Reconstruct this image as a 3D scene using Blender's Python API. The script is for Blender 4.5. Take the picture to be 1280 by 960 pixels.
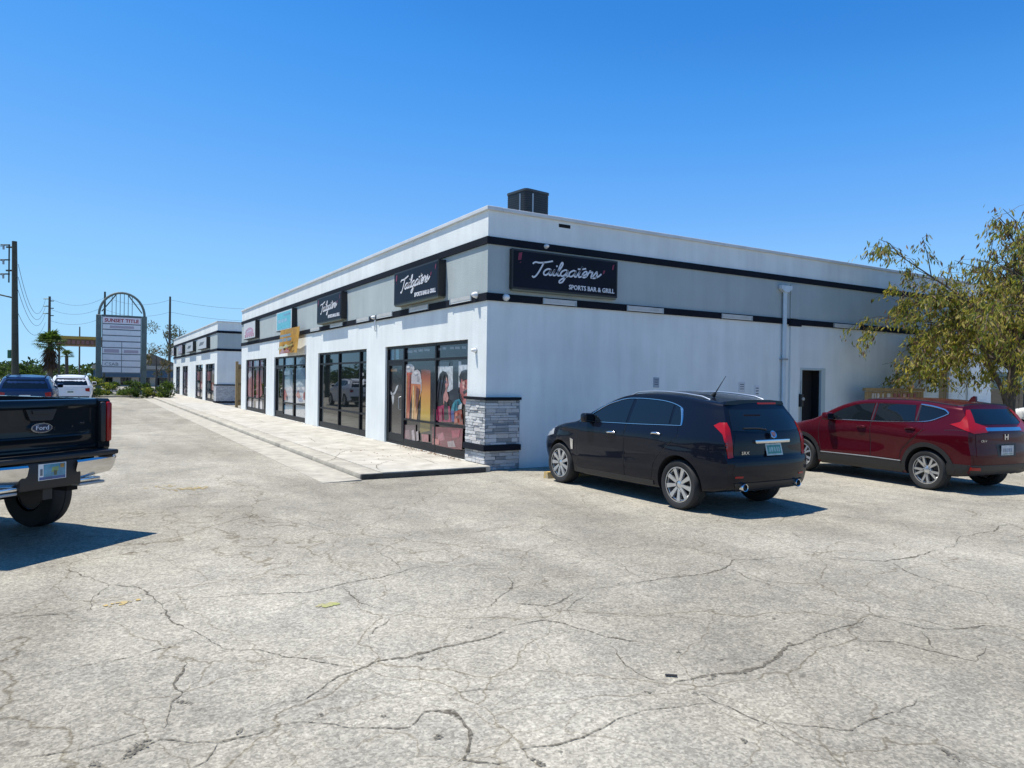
import bpy, bmesh, math, random
import numpy as np
from mathutils import Vector, Matrix
from mathutils.bvhtree import BVHTree
from mathutils.geometry import delaunay_2d_cdt

random.seed(7)
for o in list(bpy.data.objects): bpy.data.objects.remove(o)
SC = bpy.context.scene
COL = SC.collection
R = math.radians

# ------------------------------------------------------------------ camera
YAW, PITCH, ROLL = 0.536442, -0.0050556, 0.0145191
CAM = Vector((-6.377, -11.679, 1.70))
cd = bpy.data.cameras.new('camera'); cam = bpy.data.objects.new('camera', cd); COL.objects.link(cam)
cd.sensor_fit = 'HORIZONTAL'; cd.sensor_width = 36.0; cd.lens = 883.9 / 1280 * 36.0
cd.clip_start = 0.05; cd.clip_end = 3000
_R = Vector((math.cos(YAW), -math.sin(YAW), 0)); _F = Vector((math.sin(YAW), math.cos(YAW), 0)); _Z = Vector((0, 0, 1))
fwd = math.cos(PITCH) * _F + math.sin(PITCH) * _Z
up0 = -math.sin(PITCH) * _F + math.cos(PITCH) * _Z
rgt = math.cos(ROLL) * _R + math.sin(ROLL) * up0
upv = -math.sin(ROLL) * _R + math.cos(ROLL) * up0
m = Matrix((rgt, upv, -fwd)).transposed().to_4x4(); m.translation = CAM
cam.matrix_world = m
SC.camera = cam

# ------------------------------------------------------------------ sky, sun, exposure
SUN = Vector((-0.315, 0.19, 1.0)).normalized()
w = bpy.data.worlds.new('World'); SC.world = w; w.use_nodes = True
nt = w.node_tree; nt.nodes.clear()
sky = nt.nodes.new('ShaderNodeTexSky'); sky.sky_type = 'NISHITA'; sky.sun_disc = False
sky.sun_elevation = math.asin(SUN.z); sky.sun_rotation = math.atan2(SUN.x, SUN.y)
sky.altitude = 0; sky.air_density = 0.6; sky.dust_density = 0.0; sky.ozone_density = 4.0
hs = nt.nodes.new('ShaderNodeHueSaturation'); hs.inputs['Saturation'].default_value = 1.18
bg = nt.nodes.new('ShaderNodeBackground'); bg.inputs['Strength'].default_value = 0.10
wo = nt.nodes.new('ShaderNodeOutputWorld')
sp = nt.nodes.new('ShaderNodeSeparateColor'); cb = nt.nodes.new('ShaderNodeCombineColor')
nt.links.new(sky.outputs[0], hs.inputs['Color']); nt.links.new(hs.outputs[0], sp.inputs['Color'])
# clear subtropical sky: deeper blue, pale rather than yellow towards the horizon (the same all round)
for ch, cv in (('Red', [(0, 0), (.026, .014), (.034, .030), (.041, .052), (.074, .165), (.114, .255), (.247, .35), (.445, .40), (1, .55)]),
               ('Green', [(0, 0), (.085, .185), (.112, .245), (.130, .310), (.209, .470), (.287, .58), (.479, .67), (.665, .71), (1, .80)]),
               ('Blue', [(0, 0), (.22, .58), (.292, .73), (.347, .86), (.485, .96), (.60, .985), (.78, .99), (1, 1)])):
    dv = nt.nodes.new('ShaderNodeMath'); dv.operation = 'MULTIPLY'; dv.inputs[1].default_value = .105
    fc = nt.nodes.new('ShaderNodeFloatCurve'); c_ = fc.mapping.curves[0]
    c_.points[0].location = cv[0]; c_.points[1].location = cv[-1]
    for q in cv[1:-1]: c_.points.new(*q)
    fc.mapping.update()
    mu = nt.nodes.new('ShaderNodeMath'); mu.operation = 'MULTIPLY'; mu.inputs[1].default_value = 10 / 1.266
    nt.links.new(sp.outputs[ch], dv.inputs[0]); nt.links.new(dv.outputs[0], fc.inputs['Value']); nt.links.new(fc.outputs[0], mu.inputs[0]); nt.links.new(mu.outputs[0], cb.inputs[ch])
nt.links.new(cb.outputs[0], bg.inputs['Color']); nt.links.new(bg.outputs[0], wo.inputs['Surface'])
sl = bpy.data.lights.new('sun', 'SUN'); so = bpy.data.objects.new('sun', sl); COL.objects.link(so)
sl.energy = 5.0; sl.angle = R(0.53); sl.color = (1.0, 0.952, 0.86)
so.rotation_euler = (-SUN).to_track_quat('-Z', 'Y').to_euler(); so.location = (-8, 8, 30)
SC.view_settings.view_transform = 'Standard'; SC.view_settings.look = 'None'
SC.view_settings.exposure = 0.39; SC.view_settings.gamma = 1.0; SC.view_settings.use_curve_mapping = False

# ------------------------------------------------------------------ helpers
def tag(o, label=None, cat=None, group=None, kind=None):
    if label: o['label'] = label
    if cat: o['category'] = cat
    if group: o['group'] = group
    if kind: o['kind'] = kind
    return o
def thing(name, label, cat, loc=(0, 0, 0), rz=0.0, group=None):
    o = bpy.data.objects.new(name, None); COL.objects.link(o); o.empty_display_size = 0.2
    o.location = loc; o.rotation_euler = (0, 0, rz)
    return tag(o, label, cat, group)
def link(name, me, parent=None, loc=None, rot=None):
    o = bpy.data.objects.new(name, me); COL.objects.link(o)
    if parent is not None: o.parent = parent
    if loc is not None: o.location = loc
    if rot is not None: o.rotation_euler = rot
    return o
def copy_tree(o, parent=None):
    c = o.copy(); COL.objects.link(c); c.parent = parent
    for ch in list(o.children): copy_tree(ch, c)
    return c

class MB:
    """collects geometry for ONE mesh object"""
    def __init__(s): s.v = []; s.f = []; s.m = []
    def add(s, vs, fs, mi=0):
        b = len(s.v); s.v += [tuple(p) for p in vs]
        for f in fs: s.f.append(tuple(b + i for i in f)); s.m.append(mi)
    def box(s, a, b, mi=0):
        x0, y0, z0 = a; x1, y1, z1 = b
        s.add([(x0,y0,z0),(x1,y0,z0),(x1,y1,z0),(x0,y1,z0),(x0,y0,z1),(x1,y0,z1),(x1,y1,z1),(x0,y1,z1)],
              [(0,3,2,1),(4,5,6,7),(0,1,5,4),(1,2,6,5),(2,3,7,6),(3,0,4,7)], mi)
    def rbox(s, a, b, r=0.02, seg=2, mi=0, mat=None):
        bm = bmesh.new(); bmesh.ops.create_cube(bm, size=1)
        for v in bm.verts: v.co = Vector([(a[i] + b[i]) / 2 + v.co[i] * (b[i] - a[i]) for i in range(3)])
        bmesh.ops.bevel(bm, geom=list(bm.edges), offset=r, segments=seg, profile=0.5, affect='EDGES')
        if mat is not None: bm.transform(mat)
        bm.verts.index_update()
        s.add([v.co for v in bm.verts], [[v.index for v in f.verts] for f in bm.faces], mi); bm.free()
    def tube(s, pts, rad, n=8, mi=0, cap=True):
        pts = [Vector(p) for p in pts]; k = len(pts)
        rs = rad if isinstance(rad, (list, tuple)) else [rad] * k
        rings = []; prev = None
        for i, p in enumerate(pts):
            d = (pts[min(i+1, k-1)] - pts[max(i-1, 0)])
            d = d.normalized() if d.length > 1e-9 else Vector((0, 0, 1))
            if prev is None:
                a = d.orthogonal().normalized()
            else:
                a = (prev - d * prev.dot(d)); a = a.normalized() if a.length > 1e-6 else d.orthogonal().normalized()
            prev = a; c = d.cross(a)
            rings.append([p + (a * math.cos(2*math.pi*j/n) + c * math.sin(2*math.pi*j/n)) * rs[i] for j in range(n)])
        vs = [q for r in rings for q in r]; fs = []
        for i in range(k-1):
            for j in range(n):
                fs.append((i*n+j, i*n+(j+1)%n, (i+1)*n+(j+1)%n, (i+1)*n+j))
        if cap: fs.append(tuple(range(n-1, -1, -1))); fs.append(tuple((k-1)*n+j for j in range(n)))
        s.add(vs, fs, mi)
    def lathe(s, prof, org, axis, n=24, mi=0):
        """prof: list of (radius, height along axis)"""
        ax = Vector(axis).normalized(); a = ax.orthogonal().normalized(); c = ax.cross(a); o = Vector(org)
        vs = []; fs = []
        for (r, h) in prof:
            for j in range(n):
                t = 2*math.pi*j/n; vs.append(o + ax*h + (a*math.cos(t) + c*math.sin(t)) * r)
        for i in range(len(prof)-1):
            for j in range(n): fs.append((i*n+j, i*n+(j+1)%n, (i+1)*n+(j+1)%n, (i+1)*n+j))
        s.add(vs, fs, mi)
    def prism(s, fr, pts, d0, d1, mi=0):
        """extruded 2D polygon in frame fr=(org,u,v,n) between depths d0..d1 along n"""
        o, u, v, n = fr; k = len(pts)
        A = [o + u*p[0] + v*p[1] + n*d0 for p in pts]; B = [o + u*p[0] + v*p[1] + n*d1 for p in pts]
        fs = [tuple(range(k-1, -1, -1)), tuple(range(k, 2*k))] + [(i, (i+1) % k, k+(i+1) % k, k+i) for i in range(k)]
        s.add(A + B, fs, mi)
    def flat(s, fr, pts, d, mi=0):
        o, u, v, n = fr
        s.add([o + u*p[0] + v*p[1] + n*d for p in pts], [tuple(range(len(pts)))], mi)
    def ell(s, fr, c, rx, ry, d, n=20, mi=0, d0=None):
        pts = [(c[0] + rx*math.cos(2*math.pi*i/n), c[1] + ry*math.sin(2*math.pi*i/n)) for i in range(n)]
        if d0 is None: s.flat(fr, pts, d, mi)
        else: s.prism(fr, pts, d0, d, mi)
    def mesh(s, name, mats, smooth=None):
        me = bpy.data.meshes.new(name); me.from_pydata(s.v, [], s.f)
        for m_ in (mats if isinstance(mats, (list, tuple)) else [mats]): me.materials.append(m_)
        me.polygons.foreach_set('material_index', s.m)
        if smooth is not None:
            me.shade_smooth(); me.set_sharp_from_angle(angle=R(smooth))
        me.update(); return me
    def build(s, name, mats, parent=None, smooth=None, loc=None, rot=None):
        return link(name, s.mesh(name, mats, smooth), parent, loc, rot)

def frame(org, u, v=(0, 0, 1)):
    u = Vector(u).normalized(); v = Vector(v).normalized(); return (Vector(org), u, v, u.cross(v))
def arc(cx, cy, r, a0, a1, n): return [(cx + r*math.cos(R(a0 + (a1-a0)*i/n)), cy + r*math.sin(R(a0 + (a1-a0)*i/n))) for i in range(n+1)]
def catmull(pts, sub=6):
    P = [np.array(p, float) for p in pts]; out = []
    for i in range(len(P)-1):
        p0 = P[max(i-1, 0)]; p1 = P[i]; p2 = P[i+1]; p3 = P[min(i+2, len(P)-1)]
        for j in range(sub):
            t = j/sub
            out.append(0.5*((2*p1)+(-p0+p2)*t+(2*p0-5*p1+4*p2-p3)*t*t+(-p0+3*p1-3*p2+p3)*t**3))
    out.append(P[-1]); return out
_tc = {}
def text_mb(mb, fr, s, size, u, v, d0, d1, mi=0, align='LEFT', squeeze=1.0, bold=0.0):
    """letters as solid geometry standing on a plane"""
    cu = bpy.data.curves.new('txt', 'FONT'); cu.body = s; cu.size = size; cu.align_x = align; cu.extrude = 0.0; cu.resolution_u = 2; cu.offset = bold
    o = bpy.data.objects.new('txt', cu); COL.objects.link(o)
    me = bpy.data.meshes.new_from_object(o.evaluated_get(bpy.context.evaluated_depsgraph_get()))
    og, U, V, N = fr
    bm = bmesh.new(); bm.from_mesh(me)
    ex = bmesh.ops.extrude_face_region(bm, geom=list(bm.faces))
    for e in ex['geom']:
        if isinstance(e, bmesh.types.BMVert): e.co.z = 1.0
    bm.verts.index_update()
    vs = [og + U*(u + c.co.x*squeeze) + V*(v + c.co.y) + N*(d0 + (d1-d0)*c.co.z) for c in bm.verts]
    mb.add(vs, [[q.index for q in f.verts] for f in bm.faces], mi)
    bm.free(); bpy.data.objects.remove(o); bpy.data.curves.remove(cu); bpy.data.meshes.remove(me)

# ------------------------------------------------------------------ materials
def mat(name, col, rough=0.6, metal=0.0, spec=0.5, var=0.0, vscale=3.0, col2=None, bump=0.0, bscale=40.0, coat=0.0, emit=None, stretch=None, coatr=0.03, detail=4.0, vlo=0.35, vhi=0.65):
    M = bpy.data.materials.new(name); M.use_nodes = True; t = M.node_tree; b = t.nodes['Principled BSDF']
    b.inputs['Base Color'].default_value = (*col, 1); b.inputs['Roughness'].default_value = rough; b.inputs['Metallic'].default_value = metal
    b.inputs['Specular IOR Level'].default_value = spec; b.inputs['Coat Weight'].default_value = coat; b.inputs['Coat Roughness'].default_value = coatr
    if emit: b.inputs['Emission Color'].default_value = (*emit[0], 1); b.inputs['Emission Strength'].default_value = emit[1]
    tc = t.nodes.new('ShaderNodeTexCoord'); src = tc.outputs['Object']
    if stretch:
        mp = t.nodes.new('ShaderNodeMapping'); mp.inputs['Scale'].default_value = stretch; t.links.new(src, mp.inputs['Vector']); src = mp.outputs['Vector']
    if var > 0 or col2:
        n = t.nodes.new('ShaderNodeTexNoise'); n.inputs['Scale'].default_value = vscale; n.inputs['Detail'].default_value = detail; n.inputs['Roughness'].default_value = 0.62
        t.links.new(src, n.inputs['Vector'])
        r = t.nodes.new('ShaderNodeValToRGB'); r.color_ramp.elements[0].position = vlo; r.color_ramp.elements[1].position = vhi
        c2 = col2 if col2 else tuple(c*(1-var) for c in col)
        r.color_ramp.elements[0].color = (*c2, 1); r.color_ramp.elements[1].color = (*col, 1)
        t.links.new(n.outputs['Fac'], r.inputs['Fac']); t.links.new(r.outputs['Color'], b.inputs['Base Color'])
    if bump > 0:
        n2 = t.nodes.new('ShaderNodeTexNoise'); n2.inputs['Scale'].default_value = bscale; n2.inputs['Detail'].default_value = 5
        t.links.new(src, n2.inputs['Vector'])
        bp = t.nodes.new('ShaderNodeBump'); bp.inputs['Strength'].default_value = bump; bp.inputs['Distance'].default_value = 0.02
        t.links.new(n2.outputs['Fac'], bp.inputs['Height']); t.links.new(bp.outputs['Normal'], b.inputs['Normal'])
    return M

def stucco_mat(name, col, streak=0.13):
    """painted stucco: fine relief, faint vertical rain streaks and blotches"""
    M = mat(name, col, 0.85, bump=0.25, bscale=35); t = M.node_tree; b = t.nodes['Principled BSDF']
    tc = t.nodes['Texture Coordinate']
    def noise(scale, st, det):
        mp = t.nodes.new('ShaderNodeMapping'); mp.inputs['Scale'].default_value = st; t.links.new(tc.outputs['Object'], mp.inputs['Vector'])
        n = t.nodes.new('ShaderNodeTexNoise'); n.inputs['Scale'].default_value = scale; n.inputs['Detail'].default_value = det; n.inputs['Roughness'].default_value = 0.6
        t.links.new(mp.outputs['Vector'], n.inputs['Vector']); return n
    n1 = noise(3.0, (1, 1, 0.12), 5); n2 = noise(0.7, (1, 1, 1), 3)
    ad = t.nodes.new('ShaderNodeMath'); ad.operation = 'ADD'; t.links.new(n1.outputs['Fac'], ad.inputs[0]); t.links.new(n2.outputs['Fac'], ad.inputs[1])
    r = t.nodes.new('ShaderNodeValToRGB'); r.color_ramp.elements[0].position = 0.30; r.color_ramp.elements[1].position = 0.62
    hf = t.nodes.new('ShaderNodeMath'); hf.operation = 'MULTIPLY'; hf.inputs[1].default_value = 0.5; t.links.new(ad.outputs[0], hf.inputs[0])
    r.color_ramp.elements[0].color = (*[c*(1-streak*1.6) for c in col], 1); r.color_ramp.elements[1].color = (*col, 1)
    t.links.new(hf.outputs[0], r.inputs['Fac']); t.links.new(r.outputs['Color'], b.inputs['Base Color'])
    return M

def asphalt_mat():
    M = bpy.data.materials.new('bleached_asphalt'); M.use_nodes = True; t = M.node_tree; b = t.nodes['Principled BSDF']
    b.inputs['Roughness'].default_value = 0.92; b.inputs['Specular IOR Level'].default_value = 0.2
    tc = t.nodes.new('ShaderNodeTexCoord'); src = tc.outputs['Object']
    def noise(scale, det, rough=0.6, st=None, dist=0.0):
        n = t.nodes.new('ShaderNodeTexNoise'); n.inputs['Scale'].default_value = scale; n.inputs['Detail'].default_value = det; n.inputs['Roughness'].default_value = rough; n.inputs['Distortion'].default_value = dist
        if st:
            mp = t.nodes.new('ShaderNodeMapping'); mp.inputs['Scale'].default_value = st; mp.inputs['Rotation'].default_value = (0, 0, 0.35); t.links.new(src, mp.inputs['Vector']); t.links.new(mp.outputs['Vector'], n.inputs['Vector'])
        else: t.links.new(src, n.inputs['Vector'])
        return n.outputs['Fac']
    def ramp(fac, a, b_, ca, cb):
        r = t.nodes.new('ShaderNodeValToRGB'); r.color_ramp.elements[0].position = a; r.color_ramp.elements[1].position = b_
        r.color_ramp.elements[0].color = (*ca, 1); r.color_ramp.elements[1].color = (*cb, 1); t.links.new(fac, r.inputs['Fac']); return r.outputs['Color']
    def mul(c1, c2, fac=1.0, mode='MULTIPLY'):
        x = t.nodes.new('ShaderNodeMix'); x.data_type = 'RGBA'; x.blend_type = mode; x.inputs['Factor'].default_value = fac
        t.links.new(c1, x.inputs['A']); t.links.new(c2, x.inputs['B']); return x.outputs['Result']
    base = ramp(noise(0.25, 6, 0.65), 0.32, 0.68, (0.305, 0.283, 0.232), (0.435, 0.410, 0.345))
    base = mul(base, ramp(noise(1.6, 7, 0.7), 0.30, 0.68, (0.80, 0.80, 0.81), (1.08, 1.07, 1.05)))
    # aggregate: light and dark stones in the worn binder
    vo = t.nodes.new('ShaderNodeTexVoronoi'); vo.inputs['Scale'].default_value = 75; t.links.new(src, vo.inputs['Vector'])
    sep = t.nodes.new('ShaderNodeSeparateColor'); t.links.new(vo.outputs['Color'], sep.inputs['Color'])
    base = mul(base, ramp(sep.outputs['Red'], 0.05, 0.95, (0.74, 0.735, 0.73), (1.24, 1.235, 1.22)))
    base = mul(base, ramp(noise(28, 4, 0.75), 0.36, 0.66, (0.76, 0.755, 0.745), (1.14, 1.14, 1.13)))
    # tyre-polished lanes and grime drifting along the drive
    base = mul(base, ramp(noise(0.8, 5, 0.6, (1.0, 0.22, 1), 0.6), 0.36, 0.60, (0.84, 0.835, 0.83), (1.03, 1.03, 1.03)))
    base = mul(base, ramp(noise(0.55, 6, 0.7, None, 0.8), 0.34, 0.58, (0.885, 0.885, 0.885), (1.03, 1.03, 1.025)))
    base = mul(base, ramp(noise(9, 4, 0.7), 0.35, 0.60, (0.87, 0.87, 0.87), (1.04, 1.04, 1.04)))
    # oil spots
    sp = ramp(noise(1.1, 3, 0.5, None, 1.2), 0.70, 0.78, (1, 1, 1), (0.55, 0.54, 0.53)); base = mul(base, sp)
    sp2 = ramp(noise(5.5, 2, 0.5), 0.70, 0.76, (1, 1, 1), (0.55, 0.54, 0.53)); base = mul(base, sp2, 0.7)
    # hairline map cracking
    n = t.nodes.new('ShaderNodeTexNoise'); n.inputs['Scale'].default_value = 1.7; n.inputs['Detail'].default_value = 6; t.links.new(src, n.inputs['Vector'])
    mx = t.nodes.new('ShaderNodeMix'); mx.data_type = 'RGBA'; mx.inputs['Factor'].default_value = 0.35; t.links.new(src, mx.inputs['A']); t.links.new(n.outputs['Color'], mx.inputs['B'])
    for (sc_, wd_, dk, lo, hi, seed) in ((0.55, .0026, (.56, .52, .46), .34, .46, 0.), (1.15, .0043, (.62, .585, .53), .38, .50, 7.), (2.4, .0065, (.72, .69, .645), .46, .58, 3.)):
        v2 = t.nodes.new('ShaderNodeTexVoronoi'); v2.feature = 'DISTANCE_TO_EDGE'; v2.inputs['Scale'].default_value = sc_; t.links.new(mx.outputs['Result'], v2.inputs['Vector'])
        wn = t.nodes.new('ShaderNodeTexNoise'); wn.inputs['Scale'].default_value = 9; wn.inputs['Detail'].default_value = 3; t.links.new(src, wn.inputs['Vector'])
        dv_ = t.nodes.new('ShaderNodeMath'); dv_.operation = 'DIVIDE'; t.links.new(v2.outputs['Distance'], dv_.inputs[0]); t.links.new(wn.outputs['Fac'], dv_.inputs[1])
        hc = ramp(dv_.outputs[0], wd_*.5, wd_*2.4, dk, (1, 1, 1))
        of = t.nodes.new('ShaderNodeVectorMath'); of.operation = 'ADD'; of.inputs[1].default_value = (seed*13, seed*5, 0); t.links.new(src, of.inputs[0])
        msk = t.nodes.new('ShaderNodeTexNoise'); msk.inputs['Scale'].default_value = 0.42; msk.inputs['Detail'].default_value = 3; t.links.new(of.outputs[0], msk.inputs['Vector'])
        mr = t.nodes.new('ShaderNodeMapRange'); mr.inputs['From Min'].default_value = lo; mr.inputs['From Max'].default_value = hi; t.links.new(msk.outputs['Fac'], mr.inputs['Value'])
        x = t.nodes.new('ShaderNodeMix'); x.data_type = 'RGBA'; x.blend_type = 'MULTIPLY'; t.links.new(mr.outputs['Result'], x.inputs['Factor']); t.links.new(base, x.inputs['A']); t.links.new(hc, x.inputs['B']); base = x.outputs['Result']
    t.links.new(base, b.inputs['Base Color'])
    h = t.nodes.new('ShaderNodeMath'); h.operation = 'ADD'; t.links.new(sep.outputs['Red'], h.inputs[0]); t.links.new(noise(60, 4), h.inputs[1])
    bp = t.nodes.new('ShaderNodeBump'); bp.inputs['Strength'].default_value = 0.55; bp.inputs['Distance'].default_value = 0.008
    t.links.new(h.outputs[0], bp.inputs['Height']); t.links.new(bp.outputs['Normal'], b.inputs['Normal'])
    return M

def ragged(M, scale, lo, hi):
    """break the outline of a flat mark up with a fine grain, as in worn asphalt"""
    t = M.node_tree; b = t.nodes['Principled BSDF']; n = t.nodes.new('ShaderNodeTexNoise'); n.inputs['Scale'].default_value = scale; n.inputs['Detail'].default_value = 3
    t.links.new(t.nodes['Texture Coordinate'].outputs['Object'], n.inputs['Vector'])
    r = t.nodes.new('ShaderNodeMapRange'); r.inputs['From Min'].default_value = lo; r.inputs['From Max'].default_value = hi; t.links.new(n.outputs['Fac'], r.inputs['Value']); t.links.new(r.outputs['Result'], b.inputs['Alpha']); return M
def glass_mat(name, col, rough=0.02, spec=0.5):
    M = mat(name, col, rough, spec=spec); M.node_tree.nodes['Principled BSDF'].inputs['IOR'].default_value = 1.52; return M

MT = dict(
    white=stucco_mat('white_stucco', (0.775, 0.805, 0.775)), grey=stucco_mat('grey_stucco', (0.40, 0.45, 0.44), 0.12),
    black=mat('black_trim', (0.010, 0.013, 0.020), 0.8, spec=0.15, var=0.3, vscale=2), coping=mat('coping_metal', (0.62, 0.63, 0.62), 0.5, var=0.12, vscale=3, metal=0.0),
    roof=mat('roof_membrane', (0.5, 0.5, 0.49), 0.9, var=0.2, vscale=2),
    alu=mat('black_aluminium', (0.008, 0.009, 0.011), 0.5, spec=0.3), glass=glass_mat('tinted_glass', (0.008, 0.011, 0.012)), film=mat('printed_film_black', (0.016, 0.016, 0.018), 0.18, spec=0.5, coat=0.4),
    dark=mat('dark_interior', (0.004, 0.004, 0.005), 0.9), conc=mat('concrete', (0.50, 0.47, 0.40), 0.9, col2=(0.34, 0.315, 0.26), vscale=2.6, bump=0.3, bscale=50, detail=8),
    conc2=mat('curb_concrete', (0.45, 0.415, 0.335), 0.9, col2=(0.30, 0.275, 0.225), vscale=3.0, bump=0.35, bscale=45, detail=8),
    kerb=mat('dark_curb_face', (0.075, 0.07, 0.06), 0.9, col2=(0.035, 0.033, 0.03), vscale=5, bump=0.4, bscale=30),
    asphalt=asphalt_mat(), crack=ragged(mat('crack_fill', (0.175, 0.155, 0.12), 0.95, spec=.1, col2=(0.085, 0.075, 0.058), vscale=25), 45, .30, .62),
    wood=mat('weathered_wood', (0.36, 0.25, 0.12), 0.8, col2=(0.22, 0.15, 0.07), vscale=6, stretch=(8, 8, 1)),
    steel=mat('galvanised', (0.42, 0.44, 0.45), 0.45, metal=0.6, var=0.2), chrome=mat('chrome', (0.66, 0.665, 0.67), 0.16, metal=1.0),
    whitep=mat('white_plastic', (0.78, 0.78, 0.76), 0.45, var=0.08), rubber=mat('tyre_rubber', (0.018, 0.018, 0.018), 0.75, var=0.2, vscale=20),
    blackp=mat('black_plastic', (0.014, 0.014, 0.015), 0.5), redlens=mat('red_lens', (0.30, 0.004, 0.006), 0.22, spec=.3, coat=0.35), cglass=glass_mat('car_glass', (0.006, 0.009, 0.012)),
    silver=mat('rim_silver', (0.62, 0.63, 0.64), 0.28, metal=0.85), rimdark=mat('rim_dark', (0.03, 0.03, 0.032), 0.4, metal=0.4),
    yellow=mat('worn_yellow_paint', (0.55, 0.36, 0.07), 0.85, col2=(0.40, 0.33, 0.22), vscale=9),
)
def paint(name, col, metal=0.0, rough=0.35): return mat(name, col, rough, metal, coat=0.5, coatr=0.015, spec=0.05)

LF = lambda y, z, x=0.0: frame((x, y, z), (0, -1, 0))      # plane facing -X (lit shop front): u to the right, v up
RF = lambda x, z, y=0.0: frame((x, y, z), (1, 0, 0))       # plane facing -Y (shaded side)

# ================================================================== GROUND
g = MB(); NX = 90
g.add([(-900, -900, 0), (900, -900, 0), (900, 900, 0), (-900, 900, 0)], [(0, 1, 2, 3)])
ground = g.build('parking_lot_ground', MT['asphalt']); tag(ground, 'bleached cracked asphalt of the parking lot', kind='structure')

def unproject(px, py, z=0.0):
    x = (px - 640) / 883.9; y = -(py - 480) / 883.9
    d = rgt * x + upv * y + fwd
    return CAM + d * ((z - CAM.z) / d.z)
A_ = lambda u, v: (u / 2, 580 + v / 2)
CR_ = [
 [(0,390),(100,375),(230,365),(245,330),(265,305),(240,280),(150,262)],
 [(265,305),(350,308),(385,340),(405,355),(430,335),(520,330),(650,325),(760,318),(860,300),(950,285),(1010,265),(1080,255),(1180,262),(1280,258)],
 [(405,355),(440,390),(490,435),(560,460),(650,465),(720,485),(800,495),(880,510)],
 [(490,435),(420,460),(330,480),(200,505),(80,530),(0,565)],
 [(1280,415),(1150,450),(1050,475),(950,490),(880,515),(820,550),(760,590),(690,600)],
 [(450,495),(450,540),(465,570),(430,600),(420,650),(400,690)],
 [(330,720),(400,690),(540,695),(620,680),(700,660),(780,655),(880,662),(1020,658),(1060,620),(1120,625),(1165,680),(1170,735),(1270,740)],
 [(850,310),(900,350),(970,375),(1060,375),(1150,365),(1230,358),(1270,310),(1280,280)],
 [(980,380),(940,410),(925,445)], [(540,700),(500,740),(460,760)], [(1010,265),(960,225),(940,200)], [(920,540),(1000,580),(1060,615)],
 [(1280,350),(1360,355),(1460,320),(1580,300),(1650,290),(1740,280),(1820,262),(1840,240),(1920,235),(2050,230),(2220,245),(2320,225),(2380,205),(2400,180),(2485,170),(2490,155),(2560,152)],
 [(2220,245),(2280,275),(2360,300),(2450,325),(2510,365)],
 [(1820,262),(1920,300),(2020,335),(2130,365),(2200,385),(2300,415),(2460,405),(2560,420)],
 [(1280,410),(1360,395),(1410,400),(1520,430),(1640,455)], [(1340,355),(1370,400)], [(1530,440),(1540,490),(1590,520),(1680,545)],
 [(1680,548),(1760,545),(1840,525),(1930,490),(2020,445),(2040,420),(2130,400),(2170,385)],
 [(1280,725),(1400,690),(1480,660),(1580,630),(1700,610),(1790,595)],
 [(1940,655),(2040,660),(2130,668),(2190,645),(2270,630),(2305,600),(2400,605)],
 [(2130,440),(2240,450),(2340,470),(2440,495),(2480,460)],
 [(1340,160),(1440,195),(1520,235),(1600,285)], [(1500,215),(1610,200),(1700,205),(1760,220),(1840,240)],
 [(1740,570),(1840,610),(1930,655),(2000,720),(2050,760)], [(1710,180),(1750,210)], [(1980,170),(2050,215),(2045,230)],
 [(1410,400),(1430,350),(1460,325)], [(2300,415),(2330,460),(2360,475)], [(720,130),(790,155),(880,165)], [(860,95),(960,110),(1060,100),(1180,125)],
 [(2400,605),(2480,640),(2560,650)], [(1280,560),(1200,565),(1110,575)], [(420,650),(300,690),(150,720),(0,735)],
]
CRW = [1.0,1.1,1.2,1.1,1.5,1.2,1.5,.9,.7,.9,.6,.8,1.2,1.0,1.0,1.0,.7,.8,2.0,1.2,1.1,1.0,.7,.7,.9,.6,.6,.7,.8,.6,.6,.8,.9,.9]
rc = random.Random(3)
for ci, cr in enumerate(CR_):
    base = [unproject(*A_(u, v)) for (u, v) in cr]
    pts = [base[0]]
    for a, b in zip(base[:-1], base[1:]):
        n = max(2, int((b - a).length / 0.045))
        d = (b - a); pr = Vector((-d.y, d.x, 0)).normalized()
        for i in range(1, n + 1):
            t = i / n; pts.append(a + d * t)
    # random walk wobble so that the crack is not a drawn polyline
    off = 0; out = []; w1 = rc.uniform(0, 9)
    for i, p in enumerate(pts):
        off = off * 0.86 + rc.uniform(-1, 1) * 0.016
        q = pts[min(i+1, len(pts)-1)] - pts[max(i-1, 0)]; pr = Vector((-q.y, q.x, 0)).normalized()
        out.append((p + pr * (off + 0.02*math.sin(i*0.35 + w1)), pr))
    mb = MB(); vs = []; fs = []
    for i, (p, pr) in enumerate(out):
        e = min(1, min(i, len(out)-1-i) / 5 + 0.15)
        hw_ = CRW[ci] * e * rc.uniform(0.0022, 0.0070) * (1 + 0.5*math.sin(i*0.13 + w1))
        if rc.random() < 0.04: hw_ *= 2.2
        jit = pr * rc.uniform(-0.003, 0.003)
        vs += [p + jit + pr*hw_ + Vector((0, 0, .004)), p + jit - pr*hw_*rc.uniform(.5, 1.4) + Vector((0, 0, .004))]
    fs = [(2*i, 2*i+1, 2*i+3, 2*i+2) for i in range(len(out)-1)]
    mb.add(vs, fs); mb.build('crack', MT['crack'], ground)
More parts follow.
